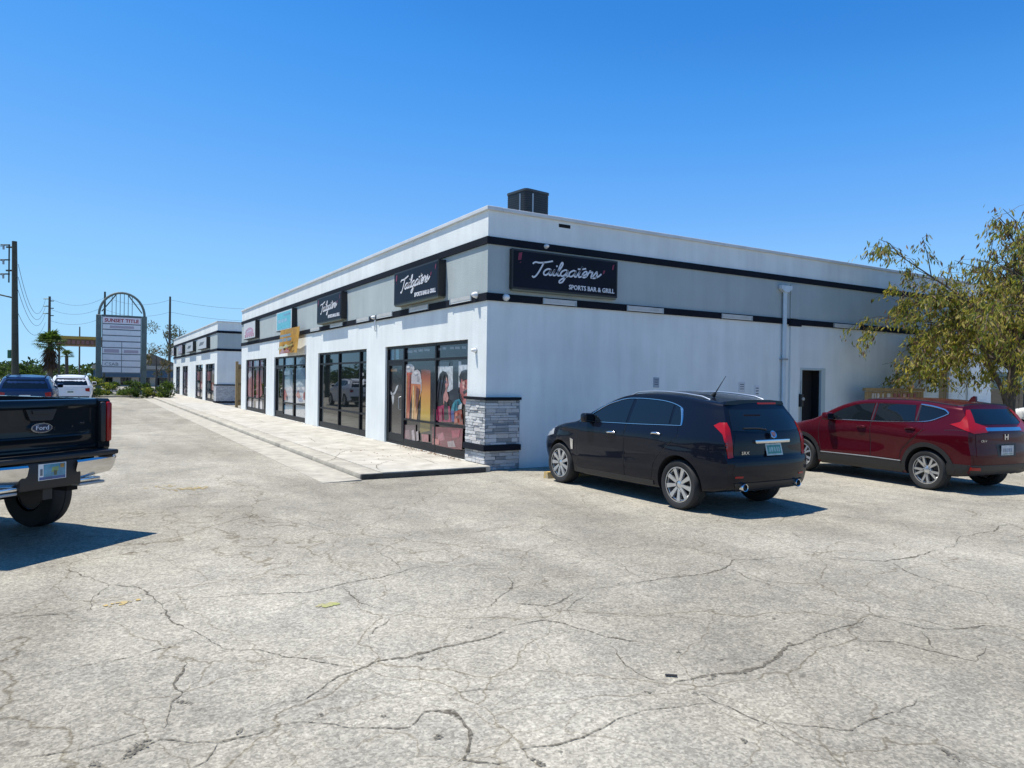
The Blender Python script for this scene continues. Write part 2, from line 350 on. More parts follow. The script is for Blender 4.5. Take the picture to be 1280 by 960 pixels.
# worn-out pits and dark patches in the asphalt
def blob(px, py, rx, ry, n=22, j=0.35):
    c = unproject(px, py); a = rc.uniform(0, 3); rx *= .62; ry *= .7
    return [(c.x + math.cos(a)*rx*k*math.cos(2*math.pi*i/n) - math.sin(a)*ry*k*math.sin(2*math.pi*i/n), c.y + math.sin(a)*rx*k*math.cos(2*math.pi*i/n) + math.cos(a)*ry*k*math.sin(2*math.pi*i/n), .005) for i in range(n) for k in [rc.uniform(1-j, 1+j)]]
pit_mat = mat('worn_pit', (0.20, 0.182, 0.148), 0.95, spec=.1, col2=(0.10, 0.09, 0.072), vscale=30, vlo=.4, vhi=.6); ragged(pit_mat, 55, .42, .60)
for (px, py, rx, ry) in [(172,936,.13,.05),(229,878,.09,.03),(400,894,.03,.02),(478,896,.03,.02),(300,914,.05,.02),(203,767,.03,.02),(192,753,.025,.02),(118,957,.06,.03),(549,922,.05,.035),(566,902,.03,.02),(525,824,.07,.02),(587,785,.05,.02),
    (848,816,.03,.02),(900,825,.03,.02),(952,808,.04,.025),(988,805,.04,.02),(967,822,.03,.02),(868,867,.03,.02),(1088,814,.03,.02),(1035,797,.05,.02),(968,774,.03,.02),(1180,758,.03,.02),(970,717,.03,.02),(824,674,.04,.03),(890,848,.10,.022),(925,842,.10,.018),(808,866,.05,.02),(1190,945,.08,.03),(672,953,.10,.025),(700,941,.02,.02),(930,927,.05,.02),(1250,830,.03,.02),(773,730,.03,.02)]:
    mb = MB(); p = blob(px, py, rx, ry); mb.add(p, [tuple(range(len(p)))]); mb.build('worn_pit', pit_mat, ground)
for (px, py, rx, ry, n_) in [(238,611,.34,.16,90),(413,756,.09,.04,26),(152,754,.10,.05,16),(205,608,.3,.1,22)]:
    mb = MB(); c0 = unproject(px, py); col_ = (0.44, 0.31, 0.10) if px != 413 else (0.30, 0.32, 0.10)
    for k in range(n_):
        cx_, cy_ = c0.x + rc.gauss(0, rx*.42), c0.y + rc.gauss(0, ry*.5); r_ = rc.uniform(.006, .028); ph = rc.uniform(0, 6)
        mb.add([(cx_ + r_*rc.uniform(.5, 1.5)*math.cos(2*math.pi*i/9 + ph), cy_ + r_*rc.uniform(.5, 1.5)*math.sin(2*math.pi*i/9 + ph), .0045 + .00002*k) for i in range(9)], [tuple(range(9))])
    tag(mb.build('paint_mark', mat('faded_paint_%d' % px, col_, 0.9, col2=(0.34, 0.29, 0.18), vscale=14, vlo=.42, vhi=.6), ground), kind='stuff')
# ================================================================== SIDEWALK, GUTTER
sw = tag(bpy.data.objects.new('sidewalk', None), 'raised pale concrete walk along the shop fronts', kind='structure'); COL.objects.link(sw)
y = -0.22; i = 0; rs = random.Random(5)
while y < 59:
    L = 1.82 if y < 30 else 3.6
    mb = MB(); dz = rs.uniform(-.003, .003); zt = 0.105 + dz
    x0 = -2.10
    mb.rbox((x0, y + .006, -0.05), (0.0 if y > -0.3 else -.1, y + L - .006, zt), 0.008, 1)
    mb.build('slab', MT['conc'], sw); y += L; i += 1
y = -0.24
while y < 59:                                            # kerb stones along the outer edge
    L = 3.0
    mb = MB(); mb.rbox((-2.50 + rs.uniform(-.006, .006), y + .006, -0.05), (-2.11, y + L - .006, 0.108 + rs.uniform(-.003, .003)), 0.03, 2)
    mb.build('kerb_stone', MT['conc2'], sw, smooth=40); y += L
mb = MB(); mb.box((-2.485, -0.262, -0.02), (-0.12, -0.243, 0.088)); mb.build('kerb_face', MT['kerb'], sw)  # thin dark sheet over the end face of the walk
gt = tag(bpy.data.objects.new('gutter', None), 'pale concrete gutter strip beside the walk', kind='structure'); COL.objects.link(gt)
y = -0.36
while y < 59:
    mb = MB(); mb.add([(-3.16, y+.005, .006), (-2.515, y+.005, .022), (-2.515, y+2.99, .022), (-3.16, y+2.99, .006), (-3.16, y+.005, -.03), (-2.515, y+.005, -.03), (-2.515, y+2.99, -.03), (-3.16, y+2.99, -.03)],
        [(0,1,2,3),(4,5,1,0),(5,6,2,1),(6,7,3,2),(7,4,0,3)])
    mb.build('slab', MT['conc2'], gt); y += 3.0
# cracks and stains on the walk, litter blown against the shop front
Z7 = lambda u, v: (330 + u/8, 500 + v/8)
for cr in [[(640,610),(700,585),(760,530),(830,500),(1000,470),(1180,455)], [(1190,700),(1140,690),(1120,660),(1180,630),(1300,600)], [(200,330),(330,360),(440,375),(520,420)], [(560,430),(700,430),(860,400),(980,410)], [(-150,180),(-60,200),(20,225),(130,215)], [(1480,560),(1600,590),(1750,640),(1900,650)], [(-420,40),(-330,60),(-250,55)]]:
    pts = [unproject(*Z7(u, v), .112) for u, v in cr]; pts = [Vector(q) for q in catmull(pts, 8)]; vs = []
    for i, p in enumerate(pts):
        q = pts[min(i+1, len(pts)-1)] - pts[max(i-1, 0)]; pr = Vector((-q.y, q.x, 0)).normalized(); h_ = rc.uniform(.003, .010); p = p + pr*rc.uniform(-.02, .02); vs += [p + pr*h_, p - pr*h_]
    mb = MB(); mb.add(vs, [(2*i, 2*i+1, 2*i+3, 2*i+2) for i in range(len(pts)-1)]); mb.build('crack', MT['crack'], sw)
mb = MB()
for k in range(420):
    yy = rc.uniform(.8, 4.3) if rc.random() < .8 else rc.uniform(-.1, 24); xx = -abs(rc.gauss(0, .10)) - .01 if rc.random() < .85 else -rc.uniform(0, 2.2); a = rc.uniform(0, 6.28); l_ = rc.uniform(.012, .035); z_ = .114 + rc.uniform(0, .012)
    c_, s_ = math.cos(a), math.sin(a); mb.add([(xx + c_*l_, yy + s_*l_, z_), (xx - s_*l_*.4, yy + c_*l_*.4, z_ + rc.uniform(0, .012)), (xx - c_*l_, yy - s_*l_, z_), (xx + s_*l_*.4, yy - c_*l_*.4, z_)], [(0, 1, 2, 3)], rc.choice([0, 0, 1]))
tag(mb.build('leaf_litter', [mat('litter_brown', (.16, .085, .04), .9), mat('litter_tan', (.28, .19, .10), .9)]), 'dry brown leaf litter blown against the shop front', 'litter', kind='stuff')

# ================================================================== BUILDINGS
def wall_grid(mb, fr, u0, u1, v0, v1, holes, th, mi=0, ends=True):
    us = sorted({u0, u1, *[h[0] for h in holes], *[h[1] for h in holes]}); vs = sorted({v0, v1, *[h[2] for h in holes], *[h[3] for h in holes]})
    us = [u for u in us if u0 <= u <= u1]; vs = [v for v in vs if v0 <= v <= v1]
    o, U, V, N = fr; nu, nv = len(us)-1, len(vs)-1
    def solid(i, j):
        if i < 0 or j < 0 or i >= nu or j >= nv: return False
        cu, cv = (us[i]+us[i+1])/2, (vs[j]+vs[j+1])/2
        return not any(h[0] < cu < h[1] and h[2] < cv < h[3] for h in holes)
    P = lambda u, v, d: o + U*u + V*v + N*d
    for i in range(nu):
        for j in range(nv):
            if not solid(i, j): continue
            a, b, c, d = us[i], us[i+1], vs[j], vs[j+1]
            mb.add([P(a,c,0), P(b,c,0), P(b,d,0), P(a,d,0)], [(0,1,2,3)], mi)
            mb.add([P(a,c,-th), P(b,c,-th), P(b,d,-th), P(a,d,-th)], [(3,2,1,0)], mi)
            for (di, dj, q) in ((-1,0,(a,c,a,d)), (1,0,(b,c,b,d)), (0,-1,(a,c,b,c)), (0,1,(a,d,b,d))):
                if not solid(i+di, j+dj): mb.add([P(q[0],q[1],0), P(q[2],q[3],0), P(q[2],q[3],-th), P(q[0],q[1],-th)], [(0,1,2,3)], mi)

def shop_block(root, length, depth, holes, side_holes):
    """white stucco strip building: root at its near corner, front on local -X, side on local -Y"""
    fr = frame((0, length, 0), (0, -1, 0)); sd = frame((0.25, 0, 0), (1, 0, 0))
    H = [(length - b, length - a, z0, z1) for (a, b, z0, z1) in holes]
    for nm, z0, z1, mt in (('wall', -0.05, 3.27, 'white'), ('fascia', 3.27, 4.33, 'grey'), ('parapet', 4.33, 4.90, 'white')):
        mb = MB(); wall_grid(mb, fr, 0, length, z0, z1, H if nm == 'wall' else [], 0.25); mb.build(nm, MT[mt], root)
        mb = MB(); wall_grid(mb, sd, 0, depth - .25, z0, z1, [(a-.25, b-.25, c, d) for (a, b, c, d) in side_holes] if nm == 'wall' else [], 0.25); mb.build(nm, MT[mt], root)
    mb = MB(); mb.box((depth - .25, .25, -.05), (depth, length - .25, 4.9)); mb.box((.25, length - .25, -.05), (depth, length, 4.9)); mb.build('wall', MT['white'], root)
    mb = MB(); mb.box((.25, .25, 4.40), (depth - .25, length - .25, 4.52)); mb.build('roof', MT['roof'], root)
    for z0, z1 in ((3.20, 3.345), (4.262, 4.402)):
        mb = MB(); mb.box((-.035, -.035, z0), (.02, length + .003, z1)); mb.build('trim_band', MT['black'], root)
        mb = MB(); mb.box((.021, -.032, z0 + .002), (depth, .02, z1 - .002)); mb.build('trim_band', MT['black'], root)
    mb = MB(); mb.rbox((-.045, -.045, 4.895), (.30, length + .04, 4.975), .012, 2); mb.build('coping', MT['coping'], root)
    mb = MB(); mb.rbox((.302, -.043, 4.897), (depth + .04, .28, 4.972), .012, 2); mb.build('coping', MT['coping'], root)

B1L, B1D = 25.3, 32.0
b1 = thing('shop_building', 'long white strip mall with grey fascia and black trim bands nearest the camera', 'building', (0, 0, 0))
BAYS = [(0.77, 5.33), (6.75, 11.5), (13.05, 17.98), (19.5, 24.1)]
SIDEH = [(9.12, 9.90, -.05, 2.08), (15.45, 16.0, 1.0, 2.2), (18.5, 21.0, 1.0, 2.2)]
shop_block(b1, B1L, B1D, [(a, b, 0.10, 2.50) for a, b in BAYS], SIDEH)

XG = 0.10
def storefront(root, a, b, muls, rails, doors=(), z0=0.11, z1=2.495, zt=2.14, pane_mats=None):
    """aluminium shop window between y=a and y=b; muls = y of mullions, doors = (y0,y1) bays without mid rail"""
    ys = [a] + sorted(muls) + [b]
    mb = MB(); wv = 0.035
    for k, yy in enumerate(ys):
        e = .06 if k in (0, len(ys)-1) else wv
        lo = yy if k == 0 else yy - e; hi = yy if k == len(ys)-1 else yy + e
        mb.box((XG-.05, lo, z0), (XG+.04, hi, z1))
    for k in range(len(ys)-1):
        lo = ys[k] + (.06 if k == 0 else wv); hi = ys[k+1] - (.06 if k == len(ys)-2 else wv)
        isdoor = any(d[0]-.01 <= ys[k] and ys[k+1] <= d[1]+.01 for d in doors)
        hz = [(z0, z0+(.16 if not isdoor else .05)), (zt-.025, zt+.025), (z1-.06, z1)] + ([(r-.022, r+.022) for r in rails] if not isdoor else [])
        for (c, d) in hz: mb.box((XG-.047, lo, c), (XG+.037, hi, d))
    sf = mb.build('storefront', MT['alu'], root)
    for k in range(len(ys)-1):
        lo = ys[k] + (.06 if k == 0 else wv); hi = ys[k+1] - (.06 if k == len(ys)-2 else wv)
        isdoor = any(d[0]-.01 <= ys[k] and ys[k+1] <= d[1]+.01 for d in doors)
        mtl = (pane_mats or {}).get(k, 'glass')
        p = MB(); p.box((XG-.004, lo-.01, zt+.02), (XG+.004, hi+.01, z1-.05)); p.build('transom_pane', MT[mtl], sf)
        p = MB(); p.box((XG-.004, lo-.01, z0+.02), (XG+.004, hi+.01, zt-.02)); p.build('pane', MT[mtl], sf)
        if isdoor:
            d = MB(); s_ = .085
            d.box((XG-.045, lo+.004, z0+.06), (XG+.02, lo+s_, zt-.03)); d.box((XG-.045, hi-s_, z0+.06), (XG+.02, hi-.004, zt-.03))
            d.box((XG-.043, lo+s_, z0+.06), (XG+.018, hi-s_, z0+.24)); d.box((XG-.043, lo+s_, zt-.12), (XG+.018, hi-s_, zt-.03))
            dd = d.build('door', MT['alu'], sf)
            h = MB(); h.tube([(XG-.05, lo+.12, .95), (XG-.10, lo+.12, .97), (XG-.10, lo+.12, 1.25), (XG-.05, lo+.12, 1.27)], .012, 8); h.build('pull_handle', MT['steel'], sf, smooth=40)
    return sf
sf1 = storefront(b1, *BAYS[0], [4.22, 2.40], [0.74], doors=[(4.22, 5.33)], pane_mats={0: 'film', 1: 'film', 2: 'film'})
sf2 = storefront(b1, *BAYS[1], [9.42, 7.46], [0.72], doors=[])
sf3 = storefront(b1, *BAYS[2], [16.6, 14.9], [0.72], doors=[(16.6, 17.98)])
sf4 = storefront(b1, *BAYS[3], [22.9, 21.3, 20.1], [0.72], doors=[(19.5, 20.1)])
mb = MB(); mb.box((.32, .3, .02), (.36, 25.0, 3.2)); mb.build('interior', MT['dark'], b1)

# --- printed window film, traced on the plane of the glass
def on_glass(zx, zy, sc, x=XG-.004):
    def f(u, v):
        px, py = zx + u/sc, zy + v/sc
        d = rgt*((px-640)/883.9) + upv*(-(py-480)/883.9) + fwd
        p = CAM + d*((x - CAM.x)/d.x); return p.y, p.z
    return f
W1 = on_glass(480, 430, 7.383); W6 = on_glass(290, 430, 6.737)
_pm = {}
def ink(c):
    if c not in _pm: _pm[c] = mat('ink_%d' % len(_pm), tuple(min(.8, q*1.05) for q in c), 0.4, coat=0.9, var=0.45, vscale=11, detail=6)
    return _pm[c]
def film(name, parent, T, shapes, split=False):
    if split:
        for k, sh in enumerate(shapes): film(name, parent, T, [sh])
        return
    mb = MB(); ms = []
    for k, (c, pts) in enumerate(shapes):
        M = ink(c) if isinstance(c, tuple) else c
        if M not in ms: ms.append(M)
        q = [T(*p) for p in pts]
        mb.add([(XG - .0055 - .0012*k, a, b) for a, b in q], [tuple(range(len(q)))], ms.index(M))
    return mb.build(name, ms, parent)
def rr(u0, v0, u1, v1): return [(u0, v0), (u1, v0), (u1, v1), (u0, v1)]
def el(cu, cv, ru, rv, n=18): return [(cu + ru*math.cos(2*math.pi*i/n), cv + rv*math.sin(2*math.pi*i/n)) for i in range(n)]
def zramp(name, stops):
    M = mat(name, (1, 1, 1), 0.25, coat=0.5); t = M.node_tree; b = t.nodes['Principled BSDF']
    se = t.nodes.new('ShaderNodeSeparateXYZ'); t.links.new(t.nodes['Texture Coordinate'].outputs['Object'], se.inputs[0])
    mr = t.nodes.new('ShaderNodeMapRange'); mr.inputs['From Min'].default_value = 0.1; mr.inputs['From Max'].default_value = 2.5; t.links.new(se.outputs['Z'], mr.inputs['Value'])
    r = t.nodes.new('ShaderNodeValToRGB'); e = r.color_ramp.elements
    while len(e) < len(stops): e.new(0.5)
    for k, (p, c) in enumerate(stops): e[k].position = p; e[k].color = (*c, 1)
    t.links.new(mr.outputs['Result'], r.inputs['Fac']); t.links.new(r.outputs['Color'], b.inputs['Base Color']); return M
beerbg = zramp('amber_print', [(0.20, (.16, .12, .03)), (0.32, (.45, .30, .05)), (0.55, (.50, .22, .05)), (0.68, (.28, .07, .03)), (0.80, (.03, .02, .02))])
beer1 = zramp('beer_print', [(0.25, (.50, .18, .12)), (0.5, (.34, .07, .04)), (0.72, (.42, .09, .05))])
beer2 = zramp('beer_print_two', [(0.25, (.55, .33, .16)), (0.5, (.52, .26, .08)), (0.62, (.45, .13, .05))])
foam = mat('foam_print', (.50, .46, .46), 0.25, coat=.5, var=.35, vscale=22)
film('window_graphic', sf1, W1, [
    (beerbg, [(345, 235), (430, 240), (425, 800), (330, 820), (340, 600)]), (foam, el(236, 225, 46, 42)), (beer1, [(190, 262), (285, 262), (262, 420), (240, 560), (233, 700), (200, 700), (197, 560)]),
    (foam, [(190, 250), (200, 205), (212, 250), (207, 420), (205, 690), (199, 690), (195, 420)]),
    (beer2, [(252, 360), (350, 365), (343, 460), (318, 560), (305, 700), (256, 700), (262, 560)]), (foam, [(254, 365), (256, 290), (270, 250), (310, 236), (336, 255), (345, 300), (340, 372)]), (foam, [(338, 300), (350, 330), (349, 430), (338, 470), (344, 400)]),
    ((.62, .30, .12), [(212, 290), (220, 288), (217, 520), (211, 690), (206, 690)]), ((.20, .035, .02), [(240, 280), (256, 275), (240, 480), (228, 640)]), ((.70, .52, .26), [(272, 385), (280, 383), (279, 560), (272, 690), (266, 690), (270, 560)]), ((.30, .10, .03), [(296, 385), (310, 390), (298, 540), (290, 600)]), ((.70, .68, .66), el(228, 212, 16, 12)), ((.62, .60, .60), el(300, 268, 18, 16)), ((.36, .33, .34), el(318, 320, 12, 20)), ((.34, .31, .32), el(252, 240, 10, 12)),
    ((.16, .04, .03), [(312, 400), (335, 420), (318, 560), (300, 640)]), ((.07, .035, .045), rr(168, 745, 300, 905)), ((.20, .10, .12), [(200, 800), (240, 790), (250, 880), (195, 890)]), ((.36, .30, .31), [(262, 800), (285, 790), (295, 890), (270, 895)]), ((.34, .28, .29), [(305, 810), (325, 800), (330, 890), (308, 895)]), ((.33, .11, .12), [(355, 830), (420, 835), (420, 905), (360, 900)])])
wbl = (.52, .54, .55); skin = (.48, .22, .19); skin2 = (.40, .12, .11); hair = (.013, .012, .014); crim = (.30, .012, .07); maroon = (.15, .012, .03)
film('window_graphic', sf1, W1, [
    (wbl, rr(468, 205, 636, 440)), ((.02, .03, .04), rr(636, 150, 696, 440)), (wbl, rr(690, 160, 716, 400)), (wbl, rr(716, 190, 790, 330)), ((.03, .04, .05), [(500, 160), (610, 165), (600, 205), (490, 205)]),
    (crim, [(463, 600), (500, 575), (545, 562), (612, 575), (628, 722), (463, 716)]),
    (skin, [(572, 285), (590, 315), (602, 372), (590, 392), (582, 430), (600, 500), (585, 540), (552, 560), (548, 420)]),
    (hair, [(545, 248), (575, 258), (594, 292), (590, 330), (568, 370), (572, 420), (552, 470), (548, 560), (510, 575), (476, 566), (480, 470), (496, 360), (518, 280)]),
    (hair, [(560, 520), (590, 545), (606, 690), (575, 705), (555, 690)]),
    ((.012, .014, .02), [(604, 440), (640, 415), (690, 418), (702, 500), (650, 545), (612, 510)]), ((.03, .20, .27), [(636, 560), (660, 520), (700, 505), (722, 545), (706, 600), (640, 640), (622, 620)]), ((.03, .06, .22), [(622, 620), (650, 600), (655, 715), (630, 715)]), ((.30, .06, .04), [(658, 622), (722, 606), (735, 745), (655, 740)]),
    (skin2, [(712, 320), (745, 300), (790, 305), (790, 545), (745, 560), (722, 520), (708, 440), (704, 375)]), (hair, [(700, 300), (722, 250), (760, 236), (795, 240), (795, 318), (740, 338), (722, 318), (715, 360), (704, 350)]), (hair, [(735, 440), (790, 410), (790, 432), (745, 465)]), ((.50, .48, .47), [(690, 570), (730, 545), (725, 600), (695, 605)]),
    ((.030, .028, .034), [(520, 300), (530, 290), (512, 420), (500, 540), (492, 540), (503, 420)]), ((.026, .024, .030), [(552, 275), (562, 285), (545, 380), (530, 480), (526, 470), (540, 360)]), ((.60, .32, .27), [(584, 300), (593, 330), (590, 350), (580, 340)]), ((.20, .05, .05), [(588, 400), (598, 396), (590, 408)]), ((.36, .03, .10), [(480, 620), (500, 600), (505, 700), (490, 706)]), ((.20, .006, .04), [(530, 600), (545, 590), (550, 706), (536, 706)]), ((.42, .05, .12), [(605, 600), (612, 590), (620, 700), (612, 706)]), ((.05, .30, .38), [(650, 545), (668, 530), (660, 610), (648, 618)]), ((.01, .10, .16), [(684, 528), (700, 522), (690, 590), (680, 600)]), ((.50, .16, .10), [(668, 640), (690, 632), (692, 660), (668, 668)]), ((.14, .02, .02), [(700, 650), (722, 645), (728, 690), (704, 694)]), ((.44, .12, .08), [(664, 690), (690, 686), (694, 724), (664, 728)]), ((.62, .36, .30), [(735, 350), (760, 345), (762, 372), (740, 378)]), ((.05, .02, .02), [(738, 332), (765, 326), (764, 336), (740, 342)]), ((.58, .30, .26), [(740, 385), (756, 380), (758, 408), (744, 412)]), ((.02, .014, .014), [(712, 440), (730, 470), (738, 520), (728, 524), (714, 480)]),
    (maroon, [(460, 762), (745, 775), (735, 975), (458, 950)]), ((.32, .10, .13), [(505, 830), (560, 815), (580, 880), (520, 900)]), ((.30, .24, .25), [(600, 900), (660, 890), (680, 950), (610, 950)]), ((.30, .05, .08), [(640, 800), (720, 790), (710, 860), (650, 870)]), (skin2, [(465, 870), (530, 880), (525, 930), (470, 925)])])
film('window_graphic', sf1, W1, [((.50, .51, .52), [(30, 380), (50, 392), (64, 436), (80, 455), (78, 480), (58, 458), (42, 420)]), ((.50, .51, .52), [(134, 376), (114, 390), (100, 436), (84, 455), (86, 480), (106, 454), (122, 416)]), ((.44, .45, .46), [(70, 470), (94, 468), (92, 520), (83, 565), (74, 520)]), ((.34, .20, .10), rr(45, 228, 120, 252)), ((.22, .22, .23), [(35, 870), (60, 805), (85, 850), (110, 815), (122, 880)])]
    + [((.10, .22, .30), rr(62, 20, 90, 145)), ((.12, .26, .30), rr(112, 20, 140, 140))], split=True)
film('window_graphic', sf1, W1, [((.20, .20, .21), rr(a, b, a + c, b + 22)) for (a, b, c) in [(215, 60, 50), (275, 55, 30), (318, 48, 44), (372, 44, 50), (488, 36, 42), (540, 30, 36), (612, 26, 36), (656, 24, 46), (720, 22, 40)]], split=True)
film('window_graphic', sf3, W6, [(c, [(u0, v0), (u1, v0-4), (u1, v1-4), (u0, v1)]) for (u0, u1) in ((437, 512), (542, 618)) for (c, v0, v1) in
     [((.10, .18, .26), 112, 178), ((.20, .33, .42), 205, 300), ((.42, .53, .58), 300, 365), ((.58, .58, .58), 365, 500), ((.07, .20, .30), 512, 552), ((.46, .47, .47), 552, 640)]]
     + [((.45, .12, .10), [(430, 420), (450, 380), (470, 440), (460, 475), (440, 470)]), ((.50, .22, .18), [(540, 430), (560, 390), (580, 440), (570, 470)]), ((.10, .10, .14), [(458, 440), (472, 440), (470, 475), (460, 475)]), ((.20, .26, .42), [(560, 460), (590, 450), (600, 485), (566, 485)]), ((.40, .10, .10), [(604, 420), (618, 400), (618, 470), (606, 468)]), ((.25, .36, .44), rr(445, 230, 500, 262)), ((.24, .36, .46), rr(550, 235, 610, 262))])
film('window_graphic', sf4, W6, [(c, p) for (c, p) in
     [((.30, .10, .15), rr(128, 142, 188, 205)), ((.28, .10, .16), rr(204, 128, 262, 195)), ((.22, .16, .18), rr(128, 205, 188, 330)), ((.20, .13, .16), rr(204, 195, 262, 330)), ((.58, .56, .57), [(134, 260), (155, 225), (170, 260), (150, 300)]),
      ((.45, .17, .17), [(140, 300), (165, 270), (186, 300), (186, 455), (140, 450), (132, 380)]), ((.42, .12, .14), [(206, 270), (225, 230), (245, 290), (258, 420), (240, 450), (206, 455)]), ((.55, .53, .54), rr(126, 478, 184, 582)), ((.55, .54, .55), rr(204, 470, 258, 590)), ((.18, .12, .13), rr(140, 462, 260, 482))]])
film('window_graphic', sf2, W6, [((.20, .20, .20), [(975, 320), (990, 310), (995, 330), (980, 342)]), ((.25, .25, .25), [(1096, 245), (1110, 240), (1112, 265), (1098, 270)]), ((.28, .28, .29), [(1098, 305), (1114, 290), (1112, 345), (1100, 345)]), ((.35, .24, .07), rr(1070, 730, 1118, 775))], split=True)

# --- stacked stone veneer round the corner pier
sv = MB(); sv.box((-.012, .0, .11), (-.001, .78, 1.33)); sv.box((-.012, -.012, -.02), (.74, -.001, 1.33))
stone_mats = [mat('ledge_stone_%d' % k, c, 0.85, var=.3, vscale=14, bump=.6, bscale=40) for k, c in enumerate([(.74, .74, .72), (.62, .63, .62), (.46, .47, .48), (.66, .64, .61), (.32, .34, .35)])]
veneer = sv.build('stone_veneer', mat('veneer_mortar', (.16, .17, .18), .95), b1)
stone_mesh = []
rst = random.Random(11)
for k in range(10):
    s = MB(); s.rbox((-.5, -.5, -.5), (.5, .5, .5), .06, 1)
    for i_, vv in enumerate(s.v): s.v[i_] = tuple(c + rst.uniform(-.035, .035) for c in vv)
    stone_mesh.append(s.mesh('stone', stone_mats[k % 5]))
def stones(face, width, zlo, zhi, ustart):
    z = zlo
    while z < zhi - .03:
        h = min(rst.choice([.045, .055, .065, .08]), zhi - z); u = ustart - rst.uniform(0, .12)
        while u < width - .01:
            L = rst.choice([.13, .17, .22, .28, .34]); a = max(u, ustart); b_ = min(u + L, width)
            if b_ - a > .03:
                pr = rst.uniform(.012, .030)
                o = link('stone', rst.choice(stone_mesh), veneer)
                if face == 'L': o.location = (-.012 - pr/2, (a+b_)/2, z + h/2); o.scale = (pr, b_ - a - .006, h - .006)
                else: o.location = ((a+b_)/2, -.012 - pr/2, z + h/2); o.scale = (b_ - a - .006, pr, h - .006)
            u += L
        z += h
for (a, b_) in ((.115, .36), (.475, 1.325)): stones('L', .77, a, b_, -.03)
for (a, b_) in ((.0, .36), (.475, 1.325)): stones('R', .73, a, b_, -.012)
for (a, b_) in ((.362, .472), (1.328, 1.378)):
    mb = MB(); mb.box((-.075, -.075, a), (-.002, .785, b_)); mb.box((-.002, -.073, a), (.745, -.002, b_)); mb.build('veneer_band', MT['black'], b1)
# scupper, pilaster, darkened side doorway, side windows
mb = MB(); mb.box((1.60, -.003, 4.77), (1.88, .1, 4.84)); mb.build('scupper_hole', MT['dark'], b1)
mb = MB(); mb.box((8.62, -.05, 0), (8.95, -.001, 3.2)); mb.build('pilaster', MT['white'], b1)
mb = MB(); mb.box((8.62, -.03, 3.36), (8.95, -.001, 4.2)); mb.build('pilaster', MT['grey'], b1)
mb = MB(); mb.box((8.55, -.075, 3.16), (8.99, -.036, 3.30)); mb.build('trim_band', MT['black'], b1)
mb = MB(); mb.box((9.07, -.012, 0), (9.125, .24, 2.13)); mb.box((9.892, -.012, 0), (10.06, .24, 2.13)); mb.box((9.126, -.011, 2.074), (9.891, .239, 2.129)); mb.build('door_frame', mat('door_frame_paint', (.42, .50, .50), .6), b1)
mb = MB(); mb.box((9.05, .262, 0), (9.98, .30, 2.2)); mb.box((9.872, .05, 0), (9.8915, .261, 2.07)); mb.build('dark_doorway', mat('doorway_shade', (.004, .004, .005), .8), b1)  # near-black sheet and jamb liner stand in for the shade inside the doorway
mb = MB(); mb.box((15.46, .06, 1.01), (15.99, .1, 2.19)); mb.build('boarded_window', MT['wood'], b1)
for a, b_ in ((18.5, 19.7), (19.75, 21.0)):
    mb = MB(); mb.box((a, .08, 1.01), (b_, .1, 2.19)); mb.build('window', MT['glass'], b1)
for xx in (14.2, 17.0, 22.0, 26.0): 
    mb = MB(); mb.box((xx, -.06, 0), (xx + .35, -.001, 3.19)); mb.build('pilaster', MT['white'], b1)
mb = MB(); mb.tube([(3.0, 2.6, 4.5), (3.0, 2.6, 4.9)], .06, 10); mb.build('roof_vent', MT['steel'], b1)
mb = MB(); mb.rbox((13.3, .5, 4.5), (14.8, 1.6, 5.09), .03, 1); mb.build('roof_hatch', mat('hatch_grey', (.25, .27, .28), .6), b1)
mb = MB(); mb.tube([(-.02, 6.0, 3.22), (-.05, 6.0, 3.2), (-.05, 6.0, 2.95), (-.02, 6.0, 2.93)], .02, 8); mb.build('conduit', MT['whitep'], b1, smooth=40)

# --- second block further down
b2 = thing('shop_building', 'second white strip building standing beyond the gap, with darker end wall', 'building', (0, 33.2, 0))
B2H = [(34.2, 38.2), (39.5, 43.3), (48.0, 51.7), (53.7, 56.9)]
shop_block(b2, 26.0, 24.0, [(a - 33.2, c - 33.2, .10, 2.47) for a, c in B2H], [])
for k, (a, c) in enumerate(B2H):
    sf = storefront(b2, a - 33.2, c - 33.2, [(a+c)/2 - 33.2], [.72])
    cols = [((.30, .26, .22), (.28, .05, .05), (.06, .05, .05)), ((.30, .22, .24), (.30, .06, .08), (.08, .08, .09)), ((.20, .10, .13), (.16, .08, .11), (.05, .03, .04)), ((.14, .09, .12), (.05, .05, .06), (.01, .05, .04))][k]
    mb = MB(); ms = [ink(q) for q in cols]
    for j, (z0, z1) in enumerate(((1.3, 2.05), (.8, 1.3), (.2, .7))):
        mb.box((XG-.012, a - 33.2 + .25, z0), (XG-.006, (a+c)/2 - 33.2 - .12, z1), j); mb.box((XG-.012, (a+c)/2 - 33.2 + .3, z0 + .1), (XG-.006, c - 33.2 - .3, z1 - .06), (j+1) % 3)
    mb.build('window_graphic', ms, sf)
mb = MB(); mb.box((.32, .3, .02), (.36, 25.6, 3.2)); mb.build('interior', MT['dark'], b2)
mb = MB(); mb.box((-.05, -.05, .0), (-.001, .9, 1.15)); mb.box((-.001, -.05, 0), (1.6, -.001, 1.15)); mb.build('stone_veneer', mat('far_ledge_stone', (.55, .56, .56), .9, col2=(.24, .25, .27), vscale=9, stretch=(1, 1, 4), bump=.8, bscale=12), b2)
for z0, z1 in ((.12, .22), (1.15, 1.22)):
    mb = MB(); mb.box((-.07, -.07, z0), (-.051, .92, z1)); mb.box((-.051, -.07, z0), (1.62, -.051, z1)); mb.build('veneer_band', MT['black'], b2)

